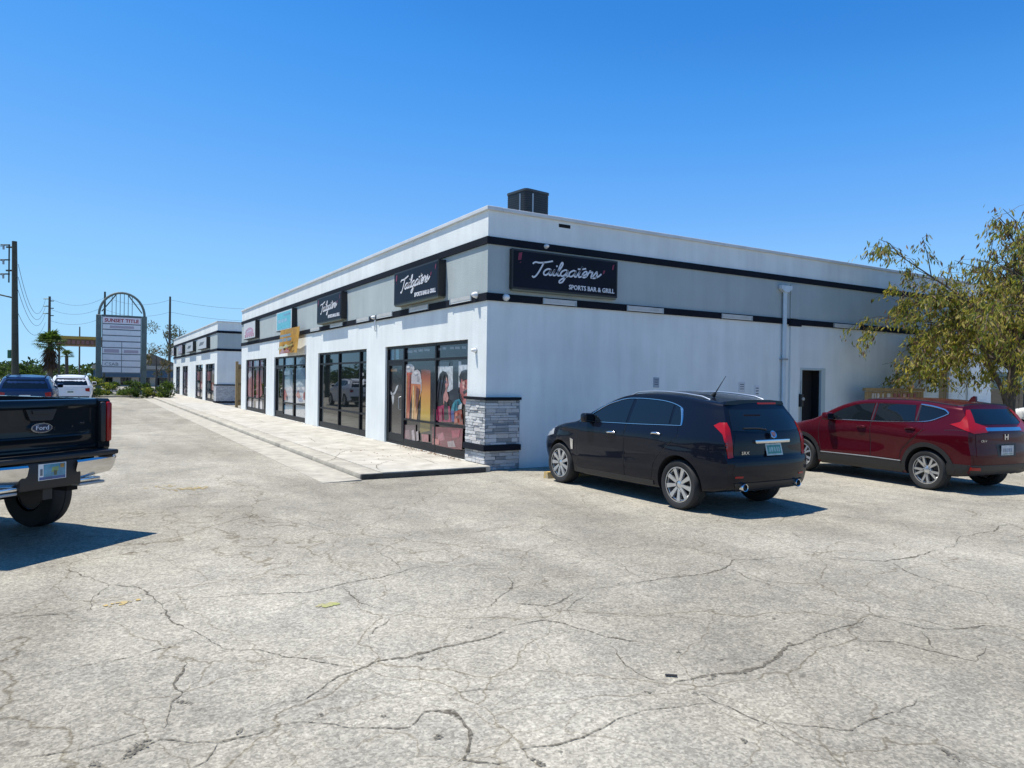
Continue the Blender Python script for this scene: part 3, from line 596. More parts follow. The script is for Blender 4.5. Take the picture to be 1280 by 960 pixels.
# --- wooden gate in the gap
gt_ = thing('wooden_gate', 'tan wooden slatted gate closing the gap between the two white buildings', 'gate', (0.35, 28.2, .0), 0)
for k in range(9):
    mb = MB(); mb.box((k*.16, 0, .15), (k*.16 + .14, .03, 2.35)); mb.build('board', MT['wood'], gt_)
for z in (.35, 1.25, 2.1):
    mb = MB(); mb.box((0, -.04, z), (1.44, -.001, z + .1)); mb.build('rail', mat('dark_rail_%d' % int(z*10), (.14, .10, .06), .8), gt_)
mb = MB(); mb.box((-.14, -.05, 0), (-.01, .08, 2.5)); mb.build('post', MT['wood'], gt_)
mb = MB(); mb.box((1.46, -.05, 0), (1.59, .08, 2.5)); mb.build('post', MT['wood'], gt_)

# ================================================================== SIGNS ON THE BUILDINGS
LET = {
 'T': (1.25, [[(-.25,1.62),(.0,1.9),(.5,1.85),(1.2,2.0),(1.9,2.25)], [(.95,1.95),(.85,1.2),(.68,.3),(.5,-.25),(.3,-.42),(.12,-.22)]]),
 'a': (.98, [[(.75,.85),(.45,1.0),(.1,.7),(.05,.25),(.3,0),(.6,.3),(.78,.92),(.70,.3),(.82,.02),(1.05,.15)]]),
 'i': (.50, [[(.05,.15),(.2,.95),(.15,.3),(.27,.02),(.55,.15)], [(.26,1.42),(.31,1.50),(.36,1.58)]]),
 'l': (.48, [[(.0,.15),(.35,1.3),(.42,1.95),(.26,2.1),(.16,1.5),(.15,.4),(.3,.02),(.52,.15)]]),
 'g': (1.0, [[(.75,.85),(.45,1.0),(.1,.7),(.05,.25),(.3,0),(.6,.3),(.78,.92),(.72,0),(.55,-.85),(.25,-1.05),(.15,-.75),(.5,-.3),(1.05,.15)]]),
 't': (.58, [[(.0,.15),(.3,1.2),(.38,1.75),(.22,.6),(.3,.03),(.6,.15)], [(-.12,1.3),(.3,1.28),(.85,1.45)]]),
 'e': (.62, [[(.0,.15),(.4,.45),(.55,.8),(.35,1.0),(.1,.65),(.12,.2),(.35,0),(.66,.2)]]),
 'r': (.72, [[(.0,.15),(.2,1.0),(.28,1.12),(.36,.9),(.6,.92),(.55,.4),(.62,.02),(.78,.15)]]),
 's': (.9, [[(.0,.15),(.3,.95),(.36,1.08),(.5,.55),(.42,.08),(.12,.0),(.0,.15)], [(.42,.08),(.75,.35),(1.0,.75)]]),
}
def script_text(mb, fr, u, v, h, d, width, rise=0.10, mi=0):
    """cursive lettering drawn as raised strokes"""
    o, U, V, N = fr; x = 0
    for ch in 'Tailgaters':
        adv, st = LET[ch]
        for s_ in st:
            pts = catmull([(x + a + .22*b, b) for a, b in s_], 5)
            P = [o + U*(u + q[0]*h*1.62) + V*(v + q[1]*h + rise*q[0]*h) + N*d for q in pts]
            vs = []; L = len(P)
            for i, p in enumerate(P):
                t = (P[min(i+1, L-1)] - P[max(i-1, 0)]).normalized(); n_ = N.cross(t)
                vs += [p + n_*width/2, p - n_*width/2, p + n_*width/2 - N*.008, p - n_*width/2 - N*.008]
            fs = []
            for i in range(L-1):
                a, b = 4*i, 4*i+4; fs += [(a, a+1, b+1, b), (a, b, b+2, a+2), (a+1, a+3, b+3, b+1)]
            mb.add(vs, fs, mi)
        x += adv
sign_face = mat('sign_face_navy', (.006, .008, .020), .45, spec=.15, col2=(.004, .005, .010), vscale=2)
ltr = mat('sign_letter_white', (.66, .66, .68), .4); pinkm = mat('sign_pink', (.24, .008, .04), .4, var=.4, vscale=20); olive = mat('sign_bottom_edge', (.16, .155, .10), .5)
def bar_sign(name, label, fr, W, Hh, D):
    """lit cabinet: fr origin = lower-left of the face on the wall plane"""
    o = thing(name, label, 'sign', fr[0]); f0 = (Vector((0, 0, 0)), fr[1], fr[2], fr[3])
    mb = MB(); mb.prism(f0, [(0, 0), (W, 0), (W, Hh), (0, Hh)], .002, D); mb.build('cabinet', MT['blackp'], o)
    mb = MB(); mb.prism(f0, [(.035, .035), (W-.035, .035), (W-.035, Hh-.035), (.035, Hh-.035)], D-.005, D+.006); mb.build('face', sign_face, o)
    mb = MB(); mb.prism(f0, [(.02, -.035), (W-.02, -.035), (W-.02, -.001), (.02, -.001)], .01, D-.01); mb.build('bottom_trim', olive, o)
    mb = MB(); script_text(mb, f0, W*.17, Hh*.40, Hh*.165, D+.014, Hh*.040, rise=.055)
    text_mb(mb, f0, 'SPORTS BAR & GRILL', Hh*.165, W*.965, Hh*.115, D+.0065, D+.014, align='RIGHT', squeeze=.98, bold=.003)
    mb.build('lettering', ltr, o)
    mb = MB()
    for (a, b, c, d) in ((.05, .72, .078, .93), (.062, .64, .072, .70), (.94, .74, .955, .90), (.845, .60, .862, .72)):
        mb.prism(f0, [(a*W, b*Hh), (c*W, (b+.02)*Hh), ((c+.008)*W, d*Hh), ((a+.006)*W, (d-.03)*Hh)], D+.0065, D+.009)
    mb.build('decoration', pinkm, o)
    return o
bar_sign('bar_sign', 'wide navy bar sign with cursive white lettering on the shaded side wall', RF(.47, 3.45), 2.56, .765, .10)
bar_sign('bar_sign', 'navy bar sign with cursive lettering on the sunlit front, nearest the corner', LF(4.32, 3.45), 2.50, .76, .18)
bar_sign('bar_sign', 'navy bar sign with cursive lettering over the dark tinted shop window', LF(11.05, 3.43), 2.55, .79, .18)
def plain_sign(label, fr, W, Hh, D, facec, art):
    o = thing('shop_sign', label, 'sign', fr[0]); f0 = (Vector((0, 0, 0)), fr[1], fr[2], fr[3])
    mb = MB(); mb.prism(f0, [(0, 0), (W, 0), (W, Hh), (0, Hh)], .002, D); mb.build('cabinet', MT['blackp'], o)
    mb = MB(); mb.prism(f0, [(.03, .03), (W-.03, .03), (W-.03, Hh-.03), (.03, Hh-.03)], D-.005, D+.006); mb.build('face', mat('face_' + label[:9], facec, .35, var=.08), o)
    mb = MB(); ms = []
    for k, (c, p) in enumerate(art):
        if ink(c) not in ms: ms.append(ink(c))
        mb.prism(f0, [(a*W, b*Hh) for a, b in p], D+.0065, D+.010 + .001*k, ms.index(ink(c)))
    mb.build('lettering', ms, o)
    return o
bars = lambda y0, y1, xs: [[(a, y0), (b, y0), (b, y1), (a, y1)] for a, b in xs]
plain_sign('teal shop sign in a white border above the gold banner', LF(16.85, 3.45), 2.5, .76, .18, (.58, .62, .62), [((.02, .42, .46), [(.06, .08), (.94, .08), (.94, .92), (.06, .92)])] + [((.30, .42, .55), p) for p in bars(.42, .58, [(.14, .32), (.36, .50), (.56, .70)])] + [((.10, .22, .36), p) for p in bars(.72, .80, [(.50, .72), (.76, .88)])])
plain_sign('white shop sign with pink lettering, last on the near building', LF(23.75, 3.43), 2.75, .78, .18, (.60, .58, .56), [((.60, .07, .10), [(.5 + .34*math.cos(t*.314), .42 + .24*math.sin(t*.314)) for t in range(20)]), ((.58, .40, .40), [(.30, .40), (.70, .44), (.68, .52), (.30, .48)])] + [((.60, .06, .08), p) for p in bars(.12, .30, [(.12, .24), (.28, .40), (.46, .58), (.64, .74), (.78, .88)])])
for k, (a, wd, fc, ac, lab) in enumerate([(40.4, 4.2, (.55, .56, .56), (.36, .38, .40), 'pale grey shop sign nearest the corner of the second building'), (47.0, 3.9, (.52, .54, .55), (.30, .36, .40), 'pale shop sign second from the corner on the far building'),
        (52.9, 2.9, (.36, .30, .34), (.28, .10, .14), 'mauve shop sign on the far building'), (58.6, 1.9, (.50, .46, .46), (.36, .20, .20), 'narrow shop sign at the far end of the second building')]):
    plain_sign(lab, LF(a, 3.45), wd, .72, .22, fc, [(ac, [(.16, .34), (.62, .36), (.78, .62), (.30, .64)])])
# gold banner
bn = thing('banner', 'gold fabric banner with dark lettering hung under the teal sign', 'banner', (-.2, 14.45, 2.55))
mb = MB(); NU, NV = 14, 12; vs = []
for j in range(NV+1):
    for i_ in range(NU+1):
        u = i_/NU; v = j/NV
        vs.append((-.02 - .035*math.sin(u*9 + v*2)*(1-v*.6) - .05*(1-v), 1.45 - 2.75*u + .03*math.sin(v*5), .92*v + .03*math.sin(u*3.1)*(1-v)))
fs = [(j*(NU+1)+i_, j*(NU+1)+i_+1, (j+1)*(NU+1)+i_+1, (j+1)*(NU+1)+i_) for j in range(NV) for i_ in range(NU)]
mb.add(vs, fs)
mb.build('cloth', mat('gold_cloth', (.46, .245, .022), .7, col2=(.27, .14, .02), vscale=3), bn, smooth=60)
mb = MB(); fb = frame((-.16, 0, 0), (0, -1, 0)); c1, c2, c3 = (.10, .06, .03), (.48, .07, .02), (.55, .42, .06)
ms = [ink(c1), ink(c2), ink(c3)]
for (mi, p) in [(0, rr(-.9, .62, .7, .70)), (0, rr(-1.0, .44, -.5, .56)), (0, rr(-.4, .44, .1, .56)), (0, rr(.2, .44, .8, .56)), (1, [(-.9, .05), (-.5, .22), (-.2, .08), (.2, .25), (.6, .06), (.6, .02), (-.9, .01)]), (2, [(-1.2, .22), (-.8, .30), (-.4, .26), (0, .34), (.5, .28), (.9, .34), (.9, .26), (-1.2, .16)])]:
    mb.flat(fb, p, .002 + .001*mi, mi)
mb.build('lettering', ms, bn)
# light bars on the lower trim band
def light_bar(label, fr, W):
    o = thing('light_bar', label, 'wall light', fr[0], group='light bars along the lower trim band'); f0 = (Vector((0, 0, 0)), fr[1], fr[2], fr[3])
    mb = MB(); mb.prism(f0, [(0, .0), (W, .0), (W, .075), (0, .075)], .036, .062); mb.build('housing', mat('aged_white_metal', (.52, .52, .49), .6, var=.2), o)
    mb = MB(); mb.prism(f0, [(.02, -.03), (W-.02, -.03), (W-.02, -.001), (.02, -.001)], .040, .058); mb.build('diffuser', mat('lamp_diffuser', (.55, .55, .52), .3), o)
    for e in (.0, W - .03):
        mb = MB(); mb.prism(f0, [(e-.005, -.035), (e+.035, -.035), (e+.035, .08), (e-.005, .08)], .037, .065); mb.build('end_cap', MT['steel'], o)
for (a, b_, lab) in ((1.22, 2.02, 'white light bar under the wide bar sign on the side wall'), (3.34, 4.36, 'white light bar right of the wide bar sign on the side wall'), (6.17, 7.2, 'white light bar on the side wall left of the blue downspout'), (10.31, 11.41, 'white light bar above the open side door')):
    light_bar(lab, RF(a, 3.245), b_ - a)
for (a, b_, lab) in ((.55, 1.5, 'white light bar on the sunlit front at the building corner'), (2.6, 3.66, 'white light bar under the front bar sign nearest the corner'), (4.75, 5.86, 'white light bar left of the corner bar sign on the front'), (6.43, 7.47, 'white light bar over the right end of the dark tinted window'), (8.75, 10.0, 'white light bar under the bar sign over the tinted window'), (11.2, 12.3, 'white light bar just right of the gold banner')):
    light_bar(lab, LF(b_, 3.27), b_ - a)
def small_lamp(name, label, cat, pos, ax, r=.06):
    o = thing(name, label, cat, pos); mb = MB(); mb.lathe([(.0, .0), (r, .0), (r, .03), (r*.85, .07), (r*.5, .10), (0, .11)], (0, 0, 0), ax, 14); mb.build('housing', MT['whitep'], o, smooth=40)
    mb = MB(); mb.lathe([(.0, .0), (r*1.2, .0), (r*1.2, .012), (0, .014)], (0, 0, 0), ax, 14); mb.build('base', MT['steel'], o, smooth=40)
small_lamp('security_camera', 'white dome camera on the side wall just right of the corner', 'camera', (.38, -.036, 3.275), (0, -1, 0))
small_lamp('security_camera', 'white dome camera on the front just left of the corner', 'camera', (-.036, .36, 3.33), (-1, 0, 0))
small_lamp('wall_lamp', 'small round white lamp on the corner pier beside the shop window', 'wall lamp', (-.001, .42, 2.27), (-1, 0, 0), .045)
small_lamp('flood_lamp', 'tiny lamp on the upper trim band above the wide bar sign', 'wall lamp', (1.27, -.036, 4.34), (0, -1, 0), .04)
small_lamp('flood_lamp', 'small lamp at the joint of light bars above the front pier', 'wall lamp', (-.036, 6.05, 3.29), (-1, 0, 0), .05)
# downspout
ds = thing('downspout', 'pale blue downspout with hopper on the shaded side wall', 'downspout', (8.36, 0, 0))
bluep = mat('blue_pipe', (.58, .67, .71), .7, var=.15)
mb = MB(); mb.rbox((-.06, -.085, .12), (.06, -.037, 4.0), .015, 2); mb.build('pipe', bluep, ds)
mb = MB(); mb.prism(frame((0, -.12, 0), (1, 0, 0)), [(-.07, 3.98), (.07, 3.98), (.20, 4.06), (.20, 4.14), (-.20, 4.14), (-.20, 4.06)], -.10, 0); mb.build('hopper', bluep, ds)
for z in (.8, 2.3):
    mb = MB(); mb.box((-.10, -.105, z), (.10, -.001, z + .04)); mb.build('strap', MT['steel'], ds)
# electric box and small wall notices
eb = thing('meter_box', 'dark meter box on the wall left of the open side door', 'meter box', (8.99, 0, 1.30))
mb = MB(); mb.rbox((-.02, -.12, -.16), (.08, -.001, .16), .012, 1); mb.build('box', MT['blackp'], eb)
mb = MB(); mb.tube([(.03, -.06, -.17), (.03, -.06, -1.2)], .016, 8); mb.tube([(.03, -.06, .17), (.03, -.06, .5)], .012, 8); mb.build('conduit', MT['steel'], eb, smooth=40)
mb = MB(); mb.lathe([(0, 0), (.04, 0), (.04, .03), (0, .035)], (.03, -.12, .04), (0, -1, 0), 12); mb.build('dial', MT['steel'], eb, smooth=40)
def notice(label, x, z, w_, h_, c):
    o = thing('wall_notice', label, 'notice', (x, 0, z)); mb = MB(); mb.box((-w_/2, -.012, -h_/2), (w_/2, -.001, h_/2)); mb.build('plate', mat('notice_' + str(x), c, .5, var=.1), o)
    mb = MB()
    for k in range(3): mb.box((-w_*.32, -.015, h_*(.22 - .22*k)), (w_*.32, -.0125, h_*(.30 - .22*k)))
    mb.build('print', ink((.05, .08, .14)), o)
notice('small grey notice on the side wall above the black SUV bonnet', 4.23, 1.70, .16, .22, (.30, .36, .42))
notice('white notice on the side wall left of the pair near the downspout', 6.93, 1.62, .20, .24, (.60, .62, .64))
notice('white narrow notice on the side wall beside the downspout', 7.46, 1.52, .15, .30, (.66, .68, .70))
# AC unit
ac = thing('rooftop_ac_unit', 'dark grey square air conditioning condenser on the roof near the corner', 'air conditioner', (1.66, 1.28, 4.52), R(8))
mb = MB(); S_ = .335; cr_ = .09; prof = arc(S_-cr_, S_-cr_, cr_, 0, 90, 4) + arc(-S_+cr_, S_-cr_, cr_, 90, 180, 4) + arc(-S_+cr_, -S_+cr_, cr_, 180, 270, 4) + arc(S_-cr_, -S_+cr_, cr_, 270, 360, 4)
fz = frame((0, 0, 0), (1, 0, 0), (0, 1, 0)); acm = mat('condenser_case', (.012, .013, .014), .5, var=.3, vscale=6)
mb.prism(fz, prof, .42, 1.16); mb.build('coil_case', acm, ac, smooth=30)
mb = MB(); mb.prism(fz, [(a*1.04, b*1.04) for a, b in prof], 1.16, 1.205); mb.build('top_grille', mat('condenser_top', (.04, .042, .044), .4), ac, smooth=30)
mb = MB()
for k in range(15): mb.prism(fz, [(a*1.012, b*1.012) for a, b in prof], .46 + k*.046, .468 + k*.046)
mb.build('louvre_bands', mat('louvre', (.028, .03, .032), .45), ac)
mb = MB(); mb.box((-.40, -.04, .34), (.40, .04, .42)); mb.box((-.40, -.30, .0), (-.34, .30, .34)); mb.box((.34, -.30, 0), (.40, .30, .34)); mb.build('stand', MT['steel'], ac)
mb = MB(); mb.prism(fz, [(-S_*.99, -S_*.35), (-S_*.35, -S_*.99), (-S_*.42, -S_*1.06), (-S_*1.06, -S_*.42)], .48, 1.12); mb.build('corner_panel', mat('corner_metal', (.36, .38, .39), .35, metal=.5), ac)
# wooden patio fence with lettering behind the red car
pf = thing('wooden_fence', 'low brown wooden slatted fence against the side wall behind the red car', 'fence', (10.95, -.55, 0))
for k in range(17):
    mb = MB(); mb.box((k*.16, 0, .05), (k*.16 + .145, .025, 1.55)); mb.build('slat', MT['wood'], pf)
mb = MB(); mb.box((-.03, -.03, 1.56), (2.72, .06, 1.64)); mb.build('top_rail', MT['wood'], pf)
mb = MB()
for k, (a, b_) in enumerate([(.28, .36), (.40, .46), (.52, .60), (.75, .80), (.95, 1.1)]): mb.box((a, -.012, 1.36), (b_, -.001, 1.50))
mb.build('lettering', ink((.55, .50, .46)), pf)
mb = MB()
for a in (1.25, 1.45, 1.68, 1.9, 2.2): mb.box((a, -.012, 1.36), (a + .12, -.001, 1.5))
mb.build('lettering', ink((.28, .04, .03)), pf)
# wheel stops
def wheel_stop(label, x, y, rz=0.0):
    o = thing('wheel_stop', label, 'wheel stop', (x, y, 0), rz); mb = MB()
    mb.prism(frame((-.9, 0, 0), (0, 1, 0)), [(-.075, 0), (.075, 0), (.05, .11), (-.05, .11)], 0, 1.8)
    mb.build('block', MT['yellow'], o)
    mb = MB(); mb.lathe([(0, 0), (.02, 0), (.02, .008), (0, .01)], (-.6, 0, .108), (0, 0, 1), 8); mb.lathe([(0, 0), (.02, 0), (.02, .008), (0, .01)], (.6, 0, .108), (0, 0, 1), 8); mb.build('pin', MT['steel'], o)
wheel_stop('worn yellow wheel stop at the front tyres of the black SUV', 1.36, -1.38)
wheel_stop('worn yellow wheel stop in front of the red car', 6.9, -1.62, -.05)
# scrap on the asphalt
sc = thing('debris_strip', 'small dark strip of rubber lying on the asphalt crack', 'debris', tuple(unproject(839, 846)), .9)
mb = MB(); mb.rbox((-.007, -.035, .005), (.007, .035, .015), .003, 1); mb.build('strip', MT['blackp'], sc)

# ================================================================== VEHICLES
def pchip(tab):
    xs = np.array([t[0] for t in tab], float); ys = np.array([t[1] for t in tab], float)
    if xs[0] > xs[-1]: xs = xs[::-1]; ys = ys[::-1]
    h = np.diff(xs); dl = np.diff(ys)/h; n = len(xs); d = np.zeros(n)
    for k in range(1, n-1):
        if dl[k-1]*dl[k] > 0:
            w1 = 2*h[k]+h[k-1]; w2 = h[k]+2*h[k-1]; d[k] = (w1+w2)/(w1/dl[k-1]+w2/dl[k])
    d[0] = dl[0]; d[-1] = dl[-1]
    def f(x):
        x = min(max(x, xs[0]), xs[-1]); k = min(int(np.searchsorted(xs, x, side='right'))-1, n-2); k = max(k, 0); t = (x-xs[k])/h[k]
        return float((1+2*t)*(1-t)**2*ys[k] + t*(1-t)**2*h[k]*d[k] + t*t*(3-2*t)*ys[k+1] + t*t*(t-1)*h[k]*d[k+1])
    return f

class Car:
    """lofted body: x forward from the rear axle, y left, z up"""
    def __init__(s, top, bot, plan, sect, xr, xf, hw, rt=.12, bow=.10, crown=.035, nst=70, side_fn=None):
        top, bot, plan, sect = map(pchip, (top, bot, plan, sect)); XR, XF = pchip(xr), pchip(xf)
        x0 = min(p[1] for p in xr); x1 = max(p[1] for p in xf); K = 7; NS = 22; NC = 5
        ST = []
        for i in range(nst):
            t = i/(nst-1); u = .5 - .5*math.cos(math.pi*t); u = .45*t + .55*u
            x = x0 + (x1-x0)*u; zt, zb = top(x), bot(x); r = min(rt if not callable(rt) else rt(x), (zt-zb)*.35); rb = min(.07, (zt-zb)*.2)
            W = lambda z: hw*plan(x)*sect(z) + (side_fn(x, z) if side_fn else 0)
            rows = []
            for k in range(NC):                                  # lower corner
                a = R(90*k/(NC-1)); rows.append((W(zb+rb) - rb + rb*math.sin(a), zb + rb - rb*math.cos(a)))
            for k in range(1, NS): 
                z = zb + rb + (zt - r - zb - rb)*k/NS; rows.append((W(z), z))
            ws = W(zt - r)
            for k in range(NC):
                a = R(90*k/(NC-1)); rows.append((ws - r*1.1 + r*1.1*math.cos(a), zt - r + r*math.sin(a)))
            wr = max(0.0, min(1.0, (0.34-u)/0.34)); wf = max(0.0, min(1.0, (u-0.70)/0.30)); wr = wr**1.2; wf = wf**1.2
            def X(y, z, x=x, wr=wr, wf=wf): return x + wr*(XR(z) - x0 + bow*(abs(y)/hw)**3) + wf*(XF(z) - x1 - bow*2.0*(abs(y)/hw)**2.5)
            ST.append((rows, X, crown if zt > 0 else 0))
        V = []; F = []; loops = []; NR = len(ST[0][0])
        cols = [k/K for k in range(-K, K+1)]
        for rows, X, cw in ST:
            lp = []
            def addv(y, z): V.append((X(y, z), y, z)); return len(V)-1
            yb, zb = rows[0]; yt, zt = rows[-1]
            lp += [addv(-yb*c, zb) for c in cols]                # bottom from +y (left) to -y (right)
            lp += [addv(-rows[k][0], rows[k][1]) for k in range(1, NR-1)]
            lp += [addv(-yt*(-c), zt + cw*(1-c*c)) for c in cols]   # top from -y to +y
            lp += [addv(rows[k][0], rows[k][1]) for k in range(NR-2, 0, -1)]
            loops.append(lp)
        n = len(loops[0])
        for a, b in zip(loops[:-1], loops[1:]):
            for j in range(n): F.append((a[j], b[j], b[(j+1) % n], a[(j+1) % n]))
        for (lp, (rows, X, cw), flip) in ((loops[0], ST[0], False), (loops[-1], ST[-1], True)):
            C2 = 2*K+1; grid = [[None]*C2 for _ in range(NR)]
            grid[0] = [lp[k] for k in range(C2)]
            off = C2 + (NR-2); grid[NR-1] = [lp[off + C2-1-k] for k in range(C2)]
            for k in range(1, NR-1):
                grid[k][C2-1] = lp[C2 + k-1]; grid[k][0] = lp[off + C2 + (NR-2-k)]
                yy, zz = rows[k]
                for c in range(1, C2-1):
                    y_ = -yy*cols[c]; zc = zz + cw*(1-cols[c]**2)*max(0, (k-(NR-1-NC))/NC); V.append((X(y_, zc), y_, zc)); grid[k][c] = len(V)-1
            for k in range(NR-1):
                for c in range(C2-1):
                    q = (grid[k][c], grid[k][c+1], grid[k+1][c+1], grid[k+1][c]); F.append(q[::-1] if flip else q)
        s.V, s.F = V, F
        s.bvh = BVHTree.FromPolygons([Vector(v) for v in V], F); s.hw = hw
    def body(s, root, paintm, wells, wr=.40, wells_y=.45):
        me = bpy.data.meshes.new('body'); me.from_pydata(s.V, [], s.F); me.materials.append(paintm); me.materials.append(MT['dark'])
        bm = bmesh.new(); bm.from_mesh(me); bmesh.ops.recalc_face_normals(bm, faces=bm.faces); bm.to_mesh(me); bm.free()
        o = bpy.data.objects.new('body', me); COL.objects.link(o)
        cut = []
        for wx, wz in wells:
            for sd in (1, -1):
                mb = MB(); mb.lathe([(0, 0), (wr, 0), (wr, .8), (0, .8)], (wx, sd*wells_y, wz), (0, sd, 0), 40)
                cm = mb.mesh('cut', [paintm, MT['dark']]); cm.polygons.foreach_set('material_index', [1]*len(cm.polygons))
                b2_ = bmesh.new(); b2_.from_mesh(cm); bmesh.ops.remove_doubles(b2_, verts=b2_.verts, dist=1e-5); bmesh.ops.recalc_face_normals(b2_, faces=b2_.faces); b2_.to_mesh(cm); b2_.free()
                c = bpy.data.objects.new('cut', cm); COL.objects.link(c); cut.append(c)
                md = o.modifiers.new('b', 'BOOLEAN'); md.object = c; md.operation = 'DIFFERENCE'; md.solver = 'EXACT'
        dg = bpy.context.evaluated_depsgraph_get(); new = bpy.data.meshes.new_from_object(o.evaluated_get(dg))
        for c in cut: bpy.data.objects.remove(c)
        bpy.data.objects.remove(o)
        new.name = 'body'; new.shade_smooth(); new.set_sharp_from_angle(angle=R(38))
        return link('body', new, root)
    def hit(s, a, b, view):
        if view in ('L', 'R'):
            sd = 1 if view == 'L' else -1; og = Vector((a, sd*3, b)); d = Vector((0, -sd, 0))
        elif view == 'B': og = Vector((-4, a, b)); d = Vector((1, 0, 0))
        elif view == 'F': og = Vector((8, a, b)); d = Vector((-1, 0, 0))
        elif view in ('BL', 'BR'):
            sd = 1 if view == 'BL' else -1; k = .70710678; og = Vector((k*a - 3*k, sd*(k*a + 3*k), b)); d = Vector((k, -sd*k, 0))
        elif view == 'T': og = Vector((a, b, 5)); d = Vector((0, 0, -1))
        h = s.bvh.ray_cast(og, d)
        if h[0] is None:
            p = {'L': (a, s.hw*.8, b), 'R': (a, -s.hw*.8, b), 'B': (-.8, a, b), 'F': (3.3, a, b), 'T': (a, b, 1.5), 'BL': (-.7, .75, b), 'BR': (-.7, -.75, b)}[view]
            h = s.bvh.find_nearest(Vector(p))
        n = h[1]
        if n.dot(d) > 0: n = -n
        return h[0], n
    def patch(s, name, poly, view, m, parent, off=.004, th=.02, step=.06, smooth_poly=0, mb=None):
        """a panel that follows the body: outline given in the view's own two axes"""
        if smooth_poly: poly = [tuple(q) for q in catmull(list(poly) + [poly[0]], smooth_poly)][:-1]
        b = []
        for p, q in zip(poly, poly[1:] + poly[:1]):
            n = max(1, int(math.hypot(q[0]-p[0], q[1]-p[1])/step))
            b += [(p[0] + (q[0]-p[0])*i/n, p[1] + (q[1]-p[1])*i/n) for i in range(n)]
        nb = len(b); pts = [Vector(p) for p in b]
        xs = [p[0] for p in b]; ys = [p[1] for p in b]
        def inside(x, y):
            c = False
            for (x0, y0), (x1, y1) in zip(b, b[1:] + b[:1]):
                if (y0 > y) != (y1 > y) and x < (x1-x0)*(y-y0)/(y1-y0) + x0: c = not c
            return c
        x = min(xs) + step*.7
        while x < max(xs):
            y = min(ys) + step*.7
            while y < max(ys):
                if inside(x, y) and min((x-p[0])**2 + (y-p[1])**2 for p in b) > (step*.45)**2: pts.append(Vector((x, y)))
                y += step
            x += step
        vo, eo, fo, *_ = delaunay_2d_cdt(pts, [], [list(range(nb))], 1, 1e-6)
        hs = [s.hit(v[0], v[1], view) for v in vo]
        outer = [h[0] + h[1]*off for h in hs]; fl = []
        for f in fo:
            a_, b_, c_ = [outer[i] for i in f[:3]]; nn = (b_-a_).cross(c_-a_)
            fl.append(tuple(f) if nn.dot(hs[f[0]][1]) > 0 else tuple(reversed(f)))
        own = mb is None; mb = mb or MB(); base = len(mb.v); mb.add(outer, fl)
        cnt = {}
        for f in fl:
            for i in range(len(f)): e = (f[i], f[(i+1) % len(f)]); cnt[e] = 1
        rim = [e for e in cnt if (e[1], e[0]) not in cnt]
        inner = {}
        for e in rim:
            for i in e:
                if i not in inner: inner[i] = len(mb.v); mb.v.append(tuple(outer[i] - hs[i][1]*th))
        for (i, j) in rim: mb.f.append((base+j, base+i, inner[i], inner[j])); mb.m.append(0)
        return mb.build(name, m, parent, smooth=35) if own else mb
    def strip(s, name, pts, view, m, parent, rad=.012, off=.004, sub=5, mb=None):
        P = [s.hit(q[0], q[1], view) for q in catmull(pts, sub)]
        own = mb is None; mb = mb or MB(); mb.tube([h[0] + h[1]*off for h in P], rad, 6)
        return mb.build(name, m, parent, smooth=50) if own else mb

